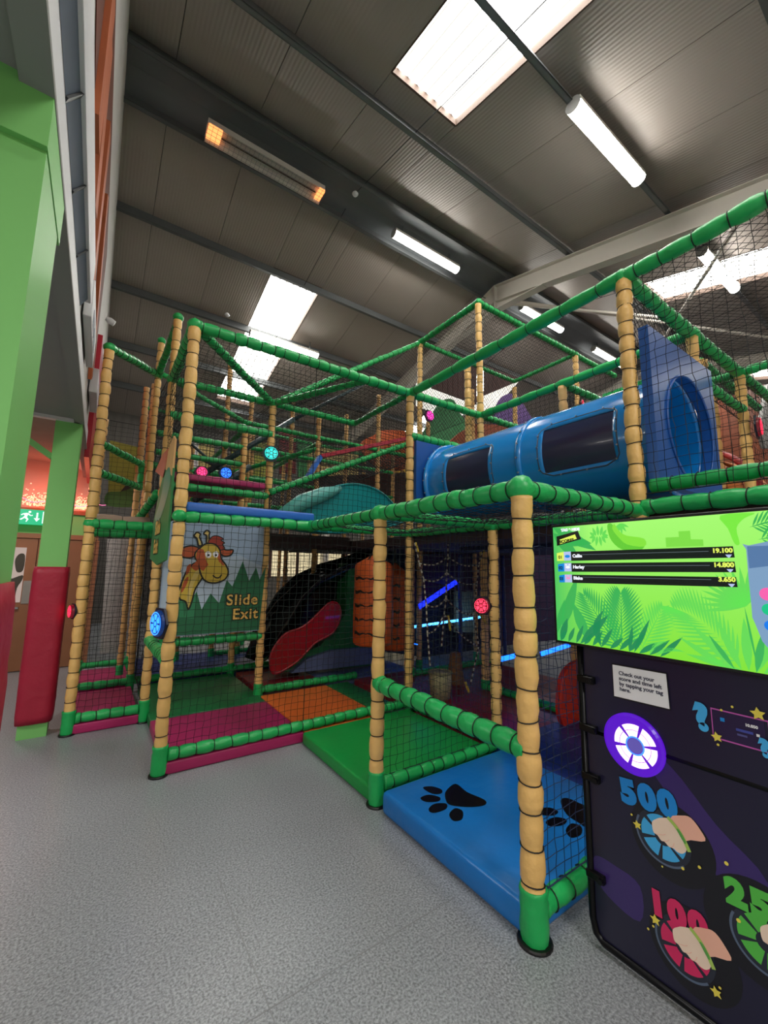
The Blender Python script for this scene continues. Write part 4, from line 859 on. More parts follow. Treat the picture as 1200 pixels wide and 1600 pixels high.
cf_ = flat('confetti_print', pk, [circ(*K(u, v), r_, 10) for u, v, r_ in ((988, 1272, .004), (1036, 1353, .003), (1068, 1356, .005), (1094, 1354, .005), (1022, 1446, .004), (1014, 1450, .004), (1136, 1348, .006), (1155, 1437, .006), (1126, 1542, .004), (1128, 1109, .004), (1145, 1104, .004), (1123, 1163, .004))], 'pyellow', kb, h=.0066); tag(cf_, kind='stuff')
# phone card graphic
cdp = [K(1122, 1112), K(1185, 1110), K(1200, 1165), K(1132, 1163)]
flat('card_print', pk, [(.463, 1.035), (.602, 1.035), (.602, .94), (.463, .94)], mat('card_dark', (40, 26, 70), .3), kb, h=.002)
ribbon('card_border', pk, [(.463, 1.035), (.612, 1.035), (.612, .94), (.463, .94)], .0055, 'ppink2', kb, h=.003)
for nm, m_, rc in (('card_chip', 'pblue', (.487, .499, 1.0, 1.012)), ('card_bar', mat('card_bar', (70, 80, 170), .3), (.528, .572, .982, .99)), ('card_bar', mat('card_bar2', (90, 90, 150), .3), (.53, .556, .968, .974)), ('card_chip', 'paper', (.58, .588, .98, .988))):
    flat(nm, pk, [(rc[0], rc[2]), (rc[1], rc[2]), (rc[1], rc[3]), (rc[0], rc[3])], m_, kb, h=.004)
text('card_text', pk, '10.850', .553, 1.004, .012, 'paper', kb, h=.004, bold=.0006)
for u, v, s in ((1092, 1137, .115), (1192, 1180, .07)):
    a = K(u, v); text('question_mark', pk, '?', a[0], a[1]-.0, s, 'pblue2', kb, h=.0072, bold=s*.07, rot=.15)
# screen
tv = empty('score_screen', (1.77, .68, 1.44), 'large lit green score screen with jungle leaves', 'screen')
VX = 1.76; TVW, TVH, TVY, TVZ = .916, .515, 1.146, 1.187
box('bezel', VX+.001, VX+.045, TVY-TVW-.012, TVY+.012, TVZ-.012, TVZ+TVH+.012, M['black'], tv, b=.004)
pt = Plane((VX, TVY, TVZ), (0, -TVW, 0), (0, 0, TVH), (-1, 0, 0))
pt.n = Vector((-1, 0, 0))
def scr_mat():
    m = bpy.data.materials.new('screen_lime'); m.use_nodes = True; nt = m.node_tree; N = nt.nodes; L = nt.links; b = N['Principled BSDF']
    b.inputs['Base Color'].default_value = (.02, .02, .02, 1); b.inputs['Roughness'].default_value = .2
    tc = N.new('ShaderNodeTexCoord'); sp_ = N.new('ShaderNodeSeparateXYZ'); L.new(tc.outputs['Generated'], sp_.inputs[0])
    r = N.new('ShaderNodeValToRGB'); e = r.color_ramp.elements; e[0].position = 0; e[0].color = (*s2l((128, 226, 52)), 1); e[1].position = 1; e[1].color = (*s2l((164, 250, 112)), 1)
    L.new(sp_.outputs['Z'], r.inputs[0])
    r2 = N.new('ShaderNodeValToRGB'); q = r2.color_ramp.elements; q[0].position = .80; q[0].color = (0, 0, 0, 1); q[1].position = 1; q[1].color = (1, 1, 1, 1); L.new(sp_.outputs['Y'], r2.inputs[0])
    mx = N.new('ShaderNodeMix'); mx.data_type = 'RGBA'; L.new(r2.outputs[0], mx.inputs[0]); L.new(r.outputs[0], mx.inputs[6]); mx.inputs[7].default_value = (*s2l((78, 200, 96)), 1)
    L.new(mx.outputs[2], b.inputs['Emission Color']); b.inputs['Emission Strength'].default_value = 1.0
    return m
scr = flat('display', pt, [(0, 0), (1, 0), (1, 1), (0, 1)], scr_mat(), tv, h=.0005, th=.0003)
E1, E2, E3, E4 = emis('leaf_light', (98, 210, 84), 1), emis('leaf_mid', (58, 172, 84), 1), emis('leaf_deep', (36, 136, 84), 1), emis('leaf_lime', (118, 226, 64), 1)
def leaf(a, b, w_, bend=0):
    ax, ay = a; bx, by = b; dx, dy = (bx-ax)*1.78, by-ay; l = math.hypot(dx, dy); nx, ny = -dy/l/1.78, dx/l
    P_ = lambda t, s: (ax+(bx-ax)*t+nx*(s+bend*math.sin(PI*t)), ay+(by-ay)*t+ny*(s+bend*math.sin(PI*t)))
    W_ = [0, .6, .95, 1, .8, .45, 0]
    return [P_(i/6, w_*W_[i]) for i in range(7)]+[P_(i/6, -w_*W_[i]) for i in range(5, 0, -1)]
def palm(a, b, n, ln, w_=.006, bend=.0):
    out = []; ax, ay = a; bx, by = b; dx, dy = (bx-ax)*1.78, by-ay; ang = math.atan2(dy, dx)
    for i in range(n):
        t = (i+1)/(n+1); px_, py_ = ax+(bx-ax)*t, ay+(by-ay)*t+bend*math.sin(PI*t)
        L_ = ln*(math.sin(PI*(.18+.8*t)))**.7
        for s in (-1, 1):
            th = ang+s*(.95-.5*t); out.append(leaf((px_, py_), (px_+L_*math.cos(th)/1.78, py_+L_*math.sin(th)), w_))
    out.append(leaf(a, b, .005)); return out
def clip(polys): return [[(min(.999, max(.001, x)), min(.999, max(.001, y))) for x, y in p] for p in polys]
scrf = lambda nm, polys, m_, h: flat(nm, pt, clip(polys), m_, tv, h=h, th=.0002)
def shift(o): return o
scrf('leaf_picture', [leaf((.0, 1), (.22, .78), .05), leaf((.02, .9), (.2, .84), .05), leaf((.0, .95), (.14, .7), .05)], E2, .0009)
scrf('leaf_picture', [leaf((.235+.02*math.cos(a), .9), (.235+.045*math.cos(a), .9+.09*math.sin(a)), .012) for a in [k*.55 for k in range(12)]]+[leaf((.335, .99), (.335+.04*math.cos(a), .99+.09*math.sin(a)), .01) for a in (-.4, -.9, -1.4, -1.9, -2.4)], E1, .001)
scrf('slide_picture', [smoothed([(.28, .99), (.3, .99), (.315, .93), (.345, .87), (.42, .835), (.42, .78), (.34, .78), (.295, .85), (.28, .93)], 3)], emis('slide_dark', (96, 196, 52), 1), .001)
scrf('slide_picture', [smoothed([(.31, .99), (.33, .93), (.36, .89), (.43, .86), (.43, .80), (.36, .82), (.325, .88), (.3, .95)], 3)], emis('slide_light', (128, 220, 60), 1), .0012)
scrf('block_picture', [[(.512, .79), (.512, .86), (.56, .86), (.56, .9), (.6, .9), (.6, .84), (.64, .835), (.64, .79)]], emis('block_lime', (122, 214, 70), 1), .001)
scrf('leaf_picture', [smoothed([(.7, .99), (.72, .9), (.735, .8), (.75, .8), (.745, .9), (.77, .96), (.8, .99)], 3)], E4, .001)
scrf('leaf_picture', palm((.78, .9), (.9, .96), 10, .12)+palm((.8, .82), (.93, .86), 10, .12), E2, .0012)
scrf('leaf_picture', [leaf((.75, .4), (.75+.14*math.cos(a), .4+.25*math.sin(a)), .014) for a in [math.radians(d) for d in range(60, 200, 11)]], E1, .0012)
scrf('leaf_picture', [leaf((.745, .4), (.765, .02), .006)], E2, .001)
scrf('palm_picture', palm((.3, .0), (.145, .42), 17, .22, .008)+palm((.31, .0), (.32, .45), 17, .24, .009), E2, .0014)
scrf('palm_picture', palm((.38, .0), (.485, .36), 14, .18, .008)+palm((.72, .03), (.515, .35), 20, .24, .008, .08), E1, .0013)
scrf('leaf_picture', [leaf((.03, .1), (.12, .56), .045), leaf((.16, .04), (.09, .34), .045), leaf((.0, .06), (.05, .36), .03)], E2, .0016)
scrf('leaf_picture', [leaf((.12, .0), (.26, .26), .035), leaf((.22, .0), (.24, .3), .03, .05), leaf((.02, .0), (.06, .2), .03), leaf((.36, .0), (.43, .26), .018), leaf((.34, .0), (.36, .2), .015)]+[leaf((.02+.04*k, -.0), (.05+.045*k, .1+.03*(k % 3)), .018) for k in range(12)], E3, .0018)
scrf('leaf_picture', [leaf((.42, .0), (.5, .12), .014, .03), leaf((.44, .0), (.55, .06), .014, .03), leaf((.68, .0), (.53, .16), .02), leaf((.7, .0), (.58, .25), .022), leaf((.72, .0), (.66, .3), .022), leaf((.74, .0), (.74, .33), .025), leaf((.76, .0), (.83, .3), .025), leaf((.72, .0), (.55, .05), .02), leaf((.78, .0), (.9, .22), .03), leaf((.8, .0), (.98, .16), .03)], E1, .0018)
scrf('leaf_picture', [leaf((.76, .0), (.79, .26), .02), leaf((.7, .0), (.63, .2), .015), leaf((.82, .0), (.92, .12), .03)], E2, .002)
EB, EW, EY, EBL, ELB, EDK = emis('screen_black', (14, 22, 22), .9), emis('screen_white', (240, 245, 255), 1), emis('screen_yellow', (222, 240, 96), 1), emis('screen_blue', (10, 132, 214), 1), emis('screen_lilac', (176, 190, 232), 1), emis('screen_line', (86, 98, 104), 1)
scrf('logo_picture', [[(.02, .83), (.02, .915), (.135, .955), (.15, .88)]], EB, .002); scrf('logo_picture', [[(.037, .845), (.037, .885), (.12, .925), (.128, .885)]], EY, .0024)
text('logo_text', Plane((VX, TVY, TVZ), (0, -1, 0), (0, 0, 1), (-1, 0, 0)), 'SCORES', .037*TVW, .853*TVH, .0175, EB, tv, h=.003, bold=.0009, rot=.13, sx=1.15)
pv = Plane((VX, TVY, TVZ), (0, -1, 0), (0, 0, 1), (-1, 0, 0))
text('logo_text', pv, 'TAG & HIDE', .047*TVW, .958*TVH, .0165, EW, tv, h=.003, bold=.0012)
for k, (z0, z1, nmn, sc_, c1_) in enumerate(((.695, .775, 'Callie', '19.100', EY), (.6, .675, 'Harley', '14.800', EBL), (.505, .575, 'Blake', '3.650', EBL))):
    scrf('score_bar', [[(.094, z0), (.094, z1), (.73, z1+.008), (.732, z0+.014)]], EB, .0022)
    scrf('rank_tile', [[(.018+.004*k, z0), (.018+.004*k, z1-.01), (.056, z1), (.056, z0+.002)]], c1_, .0026); scrf('avatar_tile', [[(.056, z0+.002), (.056, z1), (.094, z1+.002), (.094, z0+.004)]], ELB, .0026)
    text('rank_text', pv, '0'+str(k+1), .026*TVW, (z0+.02)*TVH, .02, EB, tv, h=.003, bold=.0006)
    if k != 0: scrf('avatar_face', [circ(.075, z0+.04, .012, 12), circ(.066, z0+.06, .006, 8), circ(.084, z0+.06, .006, 8)], EW if k == 1 else emis('screen_pink', (230, 150, 200), 1), .003)
    else: scrf('avatar_face', [circ(.075, z0+.04, .014, 12)], EBL, .003)
    text('player_name', pv, nmn, .102*TVW, (z0+.03)*TVH, .0195, EW, tv, h=.003, bold=.0008)
    scrf('score_line', [[(.15, z0+.05), (.15, z0+.054), (.655, z0+.06), (.655, z0+.056)]], EDK, .003)
    text('score_text', pv, sc_, .728*TVW, (z0+.048)*TVH, .021, EY, tv, h=.003, bold=.001, align='RIGHT')
    scrf('trophy_picture', [[(.705, z0+.034), (.725, z0+.034), (.72, z0+.02), (.715, z0+.012), (.71, z0+.02)]], ELB, .003)
def card_mat():
    return emis('screen_card', (126, 160, 196), .9)
scrf('card_picture', [smoothed([(.765, .39), (.767, .76), (.775, .785), (.99, .785), (.99, .1), (.82, .1), (.77, .3)], 2)], card_mat(), .0024); scrf('card_picture', [[(.77, .64), (.77, .78), (.99, .78), (.99, .7)]], emis('screen_card_top', (86, 122, 168), .9), .0026)
scrf('card_button', [circ(.812, .483, .022, 20, sy=1.78)], emis('screen_button_pink', (238, 96, 170), 1), .003); scrf('card_button', [circ(.812, .39, .02, 20, sy=1.78)], emis('screen_button_green', (20, 190, 130), 1), .003); scrf('card_button', [circ(.812, .293, .018, 20, sy=1.78)], emis('screen_button_blue', (20, 120, 230), 1), .003)

# ================================================================== LIGHT BUTTONS ON THE FRAME
def button(p, n, r, col, lab, plate=None, s=2.6):
    n = Vector(n).normalized(); z = Vector((0, 0, 1)); ux = z.cross(n)
    ux.normalize(); uy = n.cross(ux); g = empty('light_button', p, lab, 'light'); pl = Plane(p, ux, uy, n)
    key = ''.join(map(str, col))
    mb = MB(); mb.tube([pl.P(0, 0, -.012), pl.P(0, 0, .004)], r*1.75, 6); mb.build('mount_plate', mat('button_navy', (14, 16, 40), .4), g)
    mb = MB(); mb.tube([pl.P(0, 0, .004), pl.P(0, 0, .02), pl.P(0, 0, .028)], [r*1.35, r*1.3, r*1.1], 24); mb.build('housing', emis('button_body'+key, tuple(int(c*.5) for c in col), .5), g)
    flat('lens', pl, [sector(0, 0, r*.38, r*.95, a+.12, a+PI/3-.12, 5) for a in [k*PI/3 for k in range(6)]]+[circ(0, 0, r*.25, 12)], emis('button_lens'+key, col, s), g, h=.030)
    ribbon('lens_ring', pl, circ(0, 0, r*1.12, 24), r*.12, emis('button_lens'+key, col, s), g, h=.029)
    return g
button((X3-.075, 3.545, 1.07), (-.95, -.3, 0), .072, (40, 120, 255), 'blue light button on the front corner post left of the giraffe sign', s=3.2)
button((X4-.02, Y2-.08, 2.83), (-.25, -1, 0), .062, (30, 220, 210), 'turquoise light button on the post above the blue cushion', s=1.6)
button((1.05, YB-.05, 2.75), (0, -1, 0), .055, (255, 60, 130), 'pink light button above the left end of the pink platform pad', s=1.8)
button((1.36, YB-.05, 2.78), (0, -1, 0), .06, (50, 120, 255), 'blue light button above the middle of the pink platform pad', s=2)
button((4.07, Y2-.06, 3.87), (0, -1, 0), .06, (255, 60, 190), 'magenta light button on the thin post right of the middle post', s=2)
button((X6+.02, Y5-.09, 2.9), (.1, -1, 0), .07, (255, 36, 70), 'red light button on a post at the right edge', s=2.2)
button((2.7, Y4+.07, 1.2), (-1, -.4, 0), .05, (255, 60, 90), 'red light button inside the entry cage beside its inner post', s=2)
button((X1-.055, Y2+.02, 1.07), (-1, -.3, 0), .045, (255, 50, 80), 'small red light button on the left end post', s=2.2)
button((X7+.0, YF-.06, 4.2), (.3, -1, 0), .05, (255, 50, 80), 'small red light button high on the tower post', s=1.6)

# ================================================================== INTERIOR THINGS
# striped punch bags
def bag(u0, u1, v0, v1, y, lab):
    a = at(u0, (v0+v1)/2, 'y', y); b = at(u1, (v0+v1)/2, 'y', y); top = at((u0+u1)/2, v0, 'y', y).z; bot = at((u0+u1)/2, v1, 'y', y).z
    cx, r = (a.x+b.x)/2, (b.x-a.x)/2*.88; g = empty('hanging_bag', (cx, y, bot), lab, 'punch bag'); n = 24; h = top-bot
    prof = [(0, .0), (0, .9), (.03, 1), (.3, 1.02), (.6, .99), (.86, .98), (.9, .93), (1.0, .16)]
    vs = [Vector((cx+r*k*math.cos(2*PI*i/n)*(1+.02*math.sin(i*3)), y+r*k*math.sin(2*PI*i/n), bot+h*t)) for t, k in prof for i in range(n)]
    mb = MB(); mb.add(vs, [(q*n+i, q*n+(i+1) % n, (q+1)*n+(i+1) % n, (q+1)*n+i) for q in range(len(prof)-1) for i in range(n)]); mb.build('bag_body', M['orange'], g, smooth=True)
    for q in range(5):
        z = bot+h*(.14+.15*q); vs = []
        for s, t0 in ((1, 3.1), (-1, 4.5)):
            m2 = MB(); k = 7; vv = []
            for i in range(k): t = t0+s*.95*i/(k-1)*.8; wd = .02*(1-i/(k-1))**.8+.001; zz = z+.01*math.sin(i*1.7+q); vv += [Vector((cx+r*1.035*math.cos(t), y+r*1.035*math.sin(t), zz+wd)), Vector((cx+r*1.035*math.cos(t), y+r*1.035*math.sin(t), zz-wd))]
            m2.add(vv, [(2*i, 2*i+1, 2*i+3, 2*i+2) for i in range(k-1)]); m2.build('stripe', M['ink'], g)
    mb = MB()
    for k in range(4): t = k*PI/2+.4; mb.tube([(cx+r*.75*math.cos(t), y+r*.75*math.sin(t), bot+h*.9), (cx, y, top+.06)], .008, 5)
    mb.tube([(cx, y, top), (cx, y, ZL-.1)], .01, 6); mb.build('hanging_strap', M['black'], g)
bag(553, 612, 868, 1006, 4.15, 'orange tiger-striped hanging bag left of the thin near post')
bag(598, 634, 880, 1014, 4.5, 'orange tiger-striped hanging bag partly behind the thin near post')
# red slide end and black slide behind, dark green padded wall
def trough(name, path, hw, wall_h, m, lab, tilt=(0, 0, 0), cat='slide'):
    """a slide chute: path of (point, side vector), raised rounded edges"""
    mb = MB(); k = 11; vs = []
    for p, s in path:
        p, s = Vector(p), Vector(s).normalized()
        for j in range(k):
            t = -1+2*j/(k-1); hgt = wall_h*abs(t)**3
            vs.append(p+s*hw*t+Vector((0, 0, hgt)))
    n = len(path); mb.add(vs, [(i*k+j, i*k+j+1, (i+1)*k+j+1, (i+1)*k+j) for i in range(n-1) for j in range(k-1)])
    g = empty(name, path[-1][0], lab, cat); c_ = mb.build('chute', M[m], g, smooth=True); sd = c_.modifiers.new('wall', 'SOLIDIFY'); sd.thickness = .015
    for j in (0, k-1):
        m2 = MB(); m2.tube([vs[i*k+j] for i in range(n)], .016, 8); m2.build('edge_lip', M[m], g, smooth=True)
    return g
# wavy red side panel of the slide (seen face-on)
rs = empty('red_slide', (2.3, 5.1, .1), 'glossy red slide end with a wavy moulded side', 'slide')
pr = Plane((0, 5.05, 0), (1, 0, 0), (0, 0, 1), (0, -1, 0), 'y', 5.05)
R6 = lambda x, y: pr.px(400+x/4.572, 780+y/4.572)
side = smoothed([R6(*p) for p in [(105, 1120), (150, 1030), (215, 960), (320, 920), (390, 870), (470, 790), (530, 740), (580, 745), (603, 800), (590, 880), (540, 960), (430, 1020), (370, 1080), (290, 1160), (200, 1220), (130, 1245), (105, 1200)]], 4)
flat('side_panel', pr, side, 'redp', rs, h=.01, th=.04)
m2 = MB(); m2.tube([pr.P(x, y, .0) for x, y in side], .016, 8, closed=True); m2.build('edge_lip', M['redp'], rs, smooth=True)
trough('black_slide', [((at(u, v, 'y', 5.6)), (0, 1, 0)) for u, v in [(590, 880), (560, 893), (520, 905), (480, 925), (450, 955), (430, 990), (405, 1030)]], .45, .22, 'blackv', 'black slide chute rising behind the red slide end')
mb = MB(); a = at(395, 1030, 'y', 5.3); b = at(600, 868, 'y', 5.3)
mb.tube([at(*q, 'y', 5.75) for q in [(600, 862), (560, 880), (520, 898), (480, 912), (440, 950), (410, 990), (396, 1030)]], .12, 14); tag(mb.build('black_tube', M['blackv'], smooth=True), 'dark rounded tube along the black slide', 'tube')
def bpoly(name, y, px_pts, m, lab, cat, th=.05, sm=0):
    pl = Plane((0, y, 0), (1, 0, 0), (0, 0, 1), (0, -1, 0), 'y', y); pts = [pl.px(*p) for p in px_pts]
    if sm: pts = smoothed(pts, sm)
    return tag(flat(name, pl, pts, m, None, h=0, th=th), lab, cat)
bpoly('dark_backboard', 5.62, [(424, 1040), (424, 962), (470, 917), (520, 900), (562, 888), (562, 960), (500, 1000), (470, 1040)], 'blackv', 'black moulded side filling the space behind the red slide end', 'panel', th=.1)
bpoly('padded_base', 5.2, [(430, 1035), (440, 1050), (510, 1046), (600, 1038), (600, 880), (545, 880), (540, 960), (500, 1010)], 'matdgreen', 'dark green padded wall beside the red slide', 'panel', th=.3)
bpoly('padded_base', 5.12, [(455, 1052), (600, 1035), (600, 1010), (520, 1016), (480, 1030)], 'matgrey', 'blue-grey padded kerb at the foot of the red slide', 'kerb', th=.12)
# teal moulded hood above the front rail
th_ = empty('teal_hood', (2.6, 4.45, ZL), 'teal moulded plastic hump above the front green rail', 'hood')
pth = Plane((0, 4.3, 0), (1, 0, 0), (0, 0, 1), (0, -1, 0), 'y', 4.3)
hum = smoothed([pth.px(*p) for p in [(430, 812), (455, 800), (500, 772), (530, 759), (560, 757), (590, 766), (612, 785), (630, 815), (560, 830), (500, 830)]], 4)
flat('hump', pth, hum, 'teal', th_, h=0, th=.35); m2 = MB(); m2.tube([pth.P(x, y, 0) for x, y in hum], .014, 8, closed=True); m2.build('edge_lip', M['teal'], th_, smooth=True)
m2 = MB(); m2.tube([pth.P(*pth.px(*q), .04) for q in [(425, 812), (470, 785), (505, 772), (530, 764)]], [.05, .09, .08, .03], 12); m2.build('side_roll', mat('pale_teal', (90, 176, 170), .35), th_, smooth=True)
# rope web and rope ladder in the entry cage
def rope(mb, p, q, r=.008, sag=.04, seg=.028):
    p, q = Vector(p), Vector(q); n = max(4, int((q-p).length/seg))
    pts = [p+(q-p)*(i/n)-Vector((0, 0, sag*math.sin(PI*i/n))) for i in range(n+1)]
    for i in range(n): mb.k = i % 2; mb.tube([pts[i], pts[i+1]], r, 6, caps=False)
rp_ = empty('rope_web', (3.4, 3.2, 0), 'striped climbing rope web hanging inside beyond the entry cage', 'rope net')
YW = 3.2; A_ = lambda u, v: at(u, v, 'y', YW)
knots = [[(648, 848), (655, 880), (662, 905), (666, 945), (668, 990), (672, 1040)], [(700, 840), (700, 870), (698, 895), (697, 935), (694, 960), (690, 1010)], [(758, 850), (748, 882), (745, 912), (740, 960), (748, 1010), (735, 1070)]]
mb = MB()
for c_ in knots:
    for a, b in zip(c_[:-1], c_[1:]): rope(mb, A_(*a), A_(*b), sag=0)
for i in range(1, 5):
    for a, b in ((0, 1), (1, 2)): rope(mb, A_(*knots[a][i]), A_(*knots[b][i]), sag=.05)
mb.build('rope', None, rp_, mats=[mat('rope_white', (190, 180, 165), .8), mat('rope_dark', (60, 34, 44), .8)])
for u, v, u2, v2 in ((649, 848, 653, 862), (757, 850, 755, 866), (700, 962, 704, 985), (750, 960, 760, 975), (727, 1066, 733, 1082)):
    m2 = MB(); m2.tube([A_(u, v), A_(u2, v2)], .013, 8); m2.build('yellow_clip', mat('yellow_clip', (214, 178, 60), .5), rp_)
# inner posts, blue uprights, light strips
fi = empty('inner_frame', (X5, Y4, 0), 'dim inner posts and blue uprights seen through the entry cage', 'play frame')
post(fi, 3.55, 4.45, 0, ZL-.1, near=0, r=.03, plate=False, m='tand'); post(fi, X5, YF-.02, 0, ZL-.1, near=0, r=.04, plate=False, m='tand')
for x, y in ((4.6, 4.6), (5.0, 4.2), (5.6, 4.6)): padded('upright', fi, (x, y, .1), (x, y, ZL-.15), .03, 'matnavy', .2, 0)
rail(fi, (3.6, 4.45, .13), (X6, 4.45, .13), near=0); rail(fi, (X5, Y5, .13), (X5, YF, .13), near=0)
LBL = emis('light_strip_blue', (20, 90, 255), 5.0); LCY = emis('light_strip_cyan', (70, 160, 255), 6)
def strip(a, b, y, w_, m_, lab):
    mb = MB(); mb.bar(at(*a, 'y', y), at(*b, 'y', y), .02, w_); g = tag(mb.build('light_strip', m_), lab, 'light strip'); return g
strip((655, 948), (713, 909), 4.7, .07, emis('light_strip_deep', (20, 40, 255), 2.2), 'sloping blue light strip inside high beyond the rope web')
strip((622, 983), (752, 964), 5.0, .035, LCY, 'level bright blue light strip behind the rope web')
strip((600, 995), (652, 1007), 4.6, .012, LBL, 'thin blue light line low behind the striped bags')
strip((783, 1030), (816, 1022), 3.0, .045, LBL, 'short blue light strip left of the nearest tall post')
strip((845, 970+52), (892, 1007), 3.0, .045, LBL, 'short blue light strip right of the nearest tall post')
# tub of play balls bag and drum
c_ = at(688, 1090, 'z', .1); g = empty('wicker_tub', c_, 'pale wicker-look tub on the dark red mat beyond the cage', 'tub')
tr_ = 18/F_PX*(c_-CAM).dot(fw); th2 = .1+38/F_PX*(c_-CAM).dot(fw)
mb = MB(); mb.tube([(c_.x, c_.y, .1), (c_.x, c_.y, th2-.03), (c_.x, c_.y, th2)], [tr_*.85, tr_, tr_*.94], 18); mb.build('tub_body', mat('wicker', (190, 186, 146), .8, var=.6, vscale=40, bump=1, bscale=60), g, smooth=True)
mb = MB(); mb.tube([(c_.x+math.cos(2*PI*i/18)*tr_, c_.y+math.sin(2*PI*i/18)*tr_, th2) for i in range(18)], .012, 6, closed=True); mb.build('tub_rim', mat('wicker_rim', (150, 146, 110), .8), g, smooth=True)
c_ = at(712, 1067, 'z', .1); k_ = (c_-CAM).dot(fw)/F_PX; mb = MB(); mb.tube([(c_.x, c_.y, .1), (c_.x, c_.y, .1+46*k_)], [14*k_, 8*k_], 14); tag(mb.build('brown_cone', mat('brown_foam', (132, 92, 54), .7)), 'brown tapered foam block behind the wicker tub', 'foam block')
# red slide lip right of the nearest tall post
pr2 = Plane((0, 2.3, 0), (1, 0, 0), (0, 0, 1), (0, -1, 0), 'y', 2.3)
sl = empty('red_slide_lip', (4.0, 2.3, .2), 'red plastic slide lip between the tall post and the kiosk', 'slide')
lp = smoothed([pr2.px(*p) for p in [(876, 1090), (880, 1060), (893, 1040), (915, 1030), (935, 1040), (935, 1175), (905, 1165), (888, 1145), (877, 1120)]], 4)
flat('lip', pr2, lp, mat('orange_red_plastic', (210, 52, 40), .25), sl, h=0, th=.05); m2 = MB(); m2.tube([pr2.P(x, y, 0) for x, y in lp], .014, 8, closed=True); m2.build('edge_lip', mat('orange_red_plastic', (210, 52, 40)), sl, smooth=True)
# background boards
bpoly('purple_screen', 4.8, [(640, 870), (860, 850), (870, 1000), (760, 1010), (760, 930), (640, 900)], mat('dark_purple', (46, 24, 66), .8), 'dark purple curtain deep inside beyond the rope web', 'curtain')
bpoly('shade_sheet', 5.62, [(600, 862), (1010, 845), (1010, 1075), (700, 1032), (600, 1018)], mat('dark_navy', (26, 24, 52), .8, var=.3), 'added dark navy sheet standing in for the dark depth behind the rope web', 'curtain')  # sheet added to hide the bright back wall and keep the interior dark
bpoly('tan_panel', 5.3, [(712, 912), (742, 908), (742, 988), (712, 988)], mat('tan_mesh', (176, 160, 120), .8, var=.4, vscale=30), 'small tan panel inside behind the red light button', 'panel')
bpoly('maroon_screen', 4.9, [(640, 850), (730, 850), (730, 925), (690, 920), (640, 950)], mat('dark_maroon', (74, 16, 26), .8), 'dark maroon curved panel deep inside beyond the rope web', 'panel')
# tower boards: brown slatted hopper, green hill, purple hump, orange ramp
hp = empty('slatted_canopy', (5.5, 5.6, 4.6), 'dark red-brown slatted canopy hanging inside the high tower', 'canopy')
def slats(y, quad, n):
    pl = Plane((0, y, 0), (1, 0, 0), (0, 0, 1), (0, -1, 0), 'y', y); a, b, c, d = [Vector((*pl.px(*p), 0)) for p in quad]
    for i in range(n):
        s, t = (i+.04)/n, (i+.96)/n; q = [a.lerp(b, s), a.lerp(b, t), d.lerp(c, t), d.lerp(c, s)]
        flat('slat', pl, [(v.x, v.y) for v in q], 'darkboard', hp, h=0, th=.03)
slats(5.6, [(675, 598), (745, 565), (745, 632), (675, 606)], 9); slats(5.6, [(757, 570), (815, 592), (800, 600), (757, 618)], 8)
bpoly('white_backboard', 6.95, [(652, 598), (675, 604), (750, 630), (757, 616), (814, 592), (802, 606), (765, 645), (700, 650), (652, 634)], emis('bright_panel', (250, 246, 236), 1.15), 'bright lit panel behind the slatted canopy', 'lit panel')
bpoly('green_hill', 6.6, [(655, 700), (668, 665), (680, 640), (695, 624), (710, 626), (718, 645), (740, 668), (770, 680), (740, 700), (700, 712)], 'boardg', 'green painted hill board below the bright panel', 'painted board', sm=3)
bpoly('purple_hump', 6.4, [(775, 640), (785, 620), (800, 615), (812, 622), (820, 635), (832, 655), (842, 668), (800, 690), (775, 670)], 'purple', 'purple painted hump board behind the tower rails', 'painted board', sm=3)
bpoly('orange_ramp', 5.3, [(685, 705), (720, 675), (745, 662), (812, 665), (815, 730), (700, 740)], mat('brown_orange', (150, 72, 36), .6), 'brown-orange ramp board above the far end of the tube', 'ramp board')
bpoly('orange_arch', 7.4, [(568, 708), (566, 690), (585, 680), (600, 672), (640, 676), (648, 700), (640, 730), (600, 735)], 'orange', 'orange spotted arch board between the rear posts', 'painted board', sm=3)
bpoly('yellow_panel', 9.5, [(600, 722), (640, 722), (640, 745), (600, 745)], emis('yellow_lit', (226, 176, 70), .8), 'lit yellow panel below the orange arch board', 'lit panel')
bpoly('brown_counter', 7.9, [(480, 745), (645, 738), (645, 800), (480, 800)], 'darkboard', 'dark brown board below the lit yellow panel', 'board')
# rear murals and boards
for k, (u0, u1, v0, v1, m_, lab) in enumerate(((290, 310, 690, 745, 'paper', 'black and white patterned board left of the pink button'), (310, 335, 690, 745, 'muralc', 'cream mural board behind the pink light button'), (362, 425, 692, 745, 'mural', 'yellow-green mural board behind the turquoise button'),
                                         (437, 462, 672, 740, 'maroonb', 'maroon board behind the second upper post'), (466, 480, 690, 745, 'boardg', 'narrow green board behind the second upper post'), (480, 560, 700, 745, 'muralc', 'cream mural board with brown ring at the back'))):
    y = 8.9+.02*k; bpoly('mural_board', y, [(u0, v0), (u1, v0), (u1, v1), (u0, v1)], m_, lab, 'painted board')
ms = bpoly('mural_board', 8.15, [(168, 790), (214, 790), (222, 700), (172, 688)], 'mural', 'yellow-green mural with dark animal shape beyond the left bay', 'painted board')
plm = Plane((0, 8.1, 0), (1, 0, 0), (0, 0, 1), (0, -1, 0), 'y', 8.1)
q = flat('animal_shape', plm, smoothed([plm.px(*p) for p in [(186, 775), (195, 760), (208, 752), (214, 760), (213, 785), (200, 782)]], 3), mat('animal_dark', (50, 46, 44), .7), None, h=0); wl_ = Vector(q.location); q.parent = ms; q.location = rel(ms, wl_)
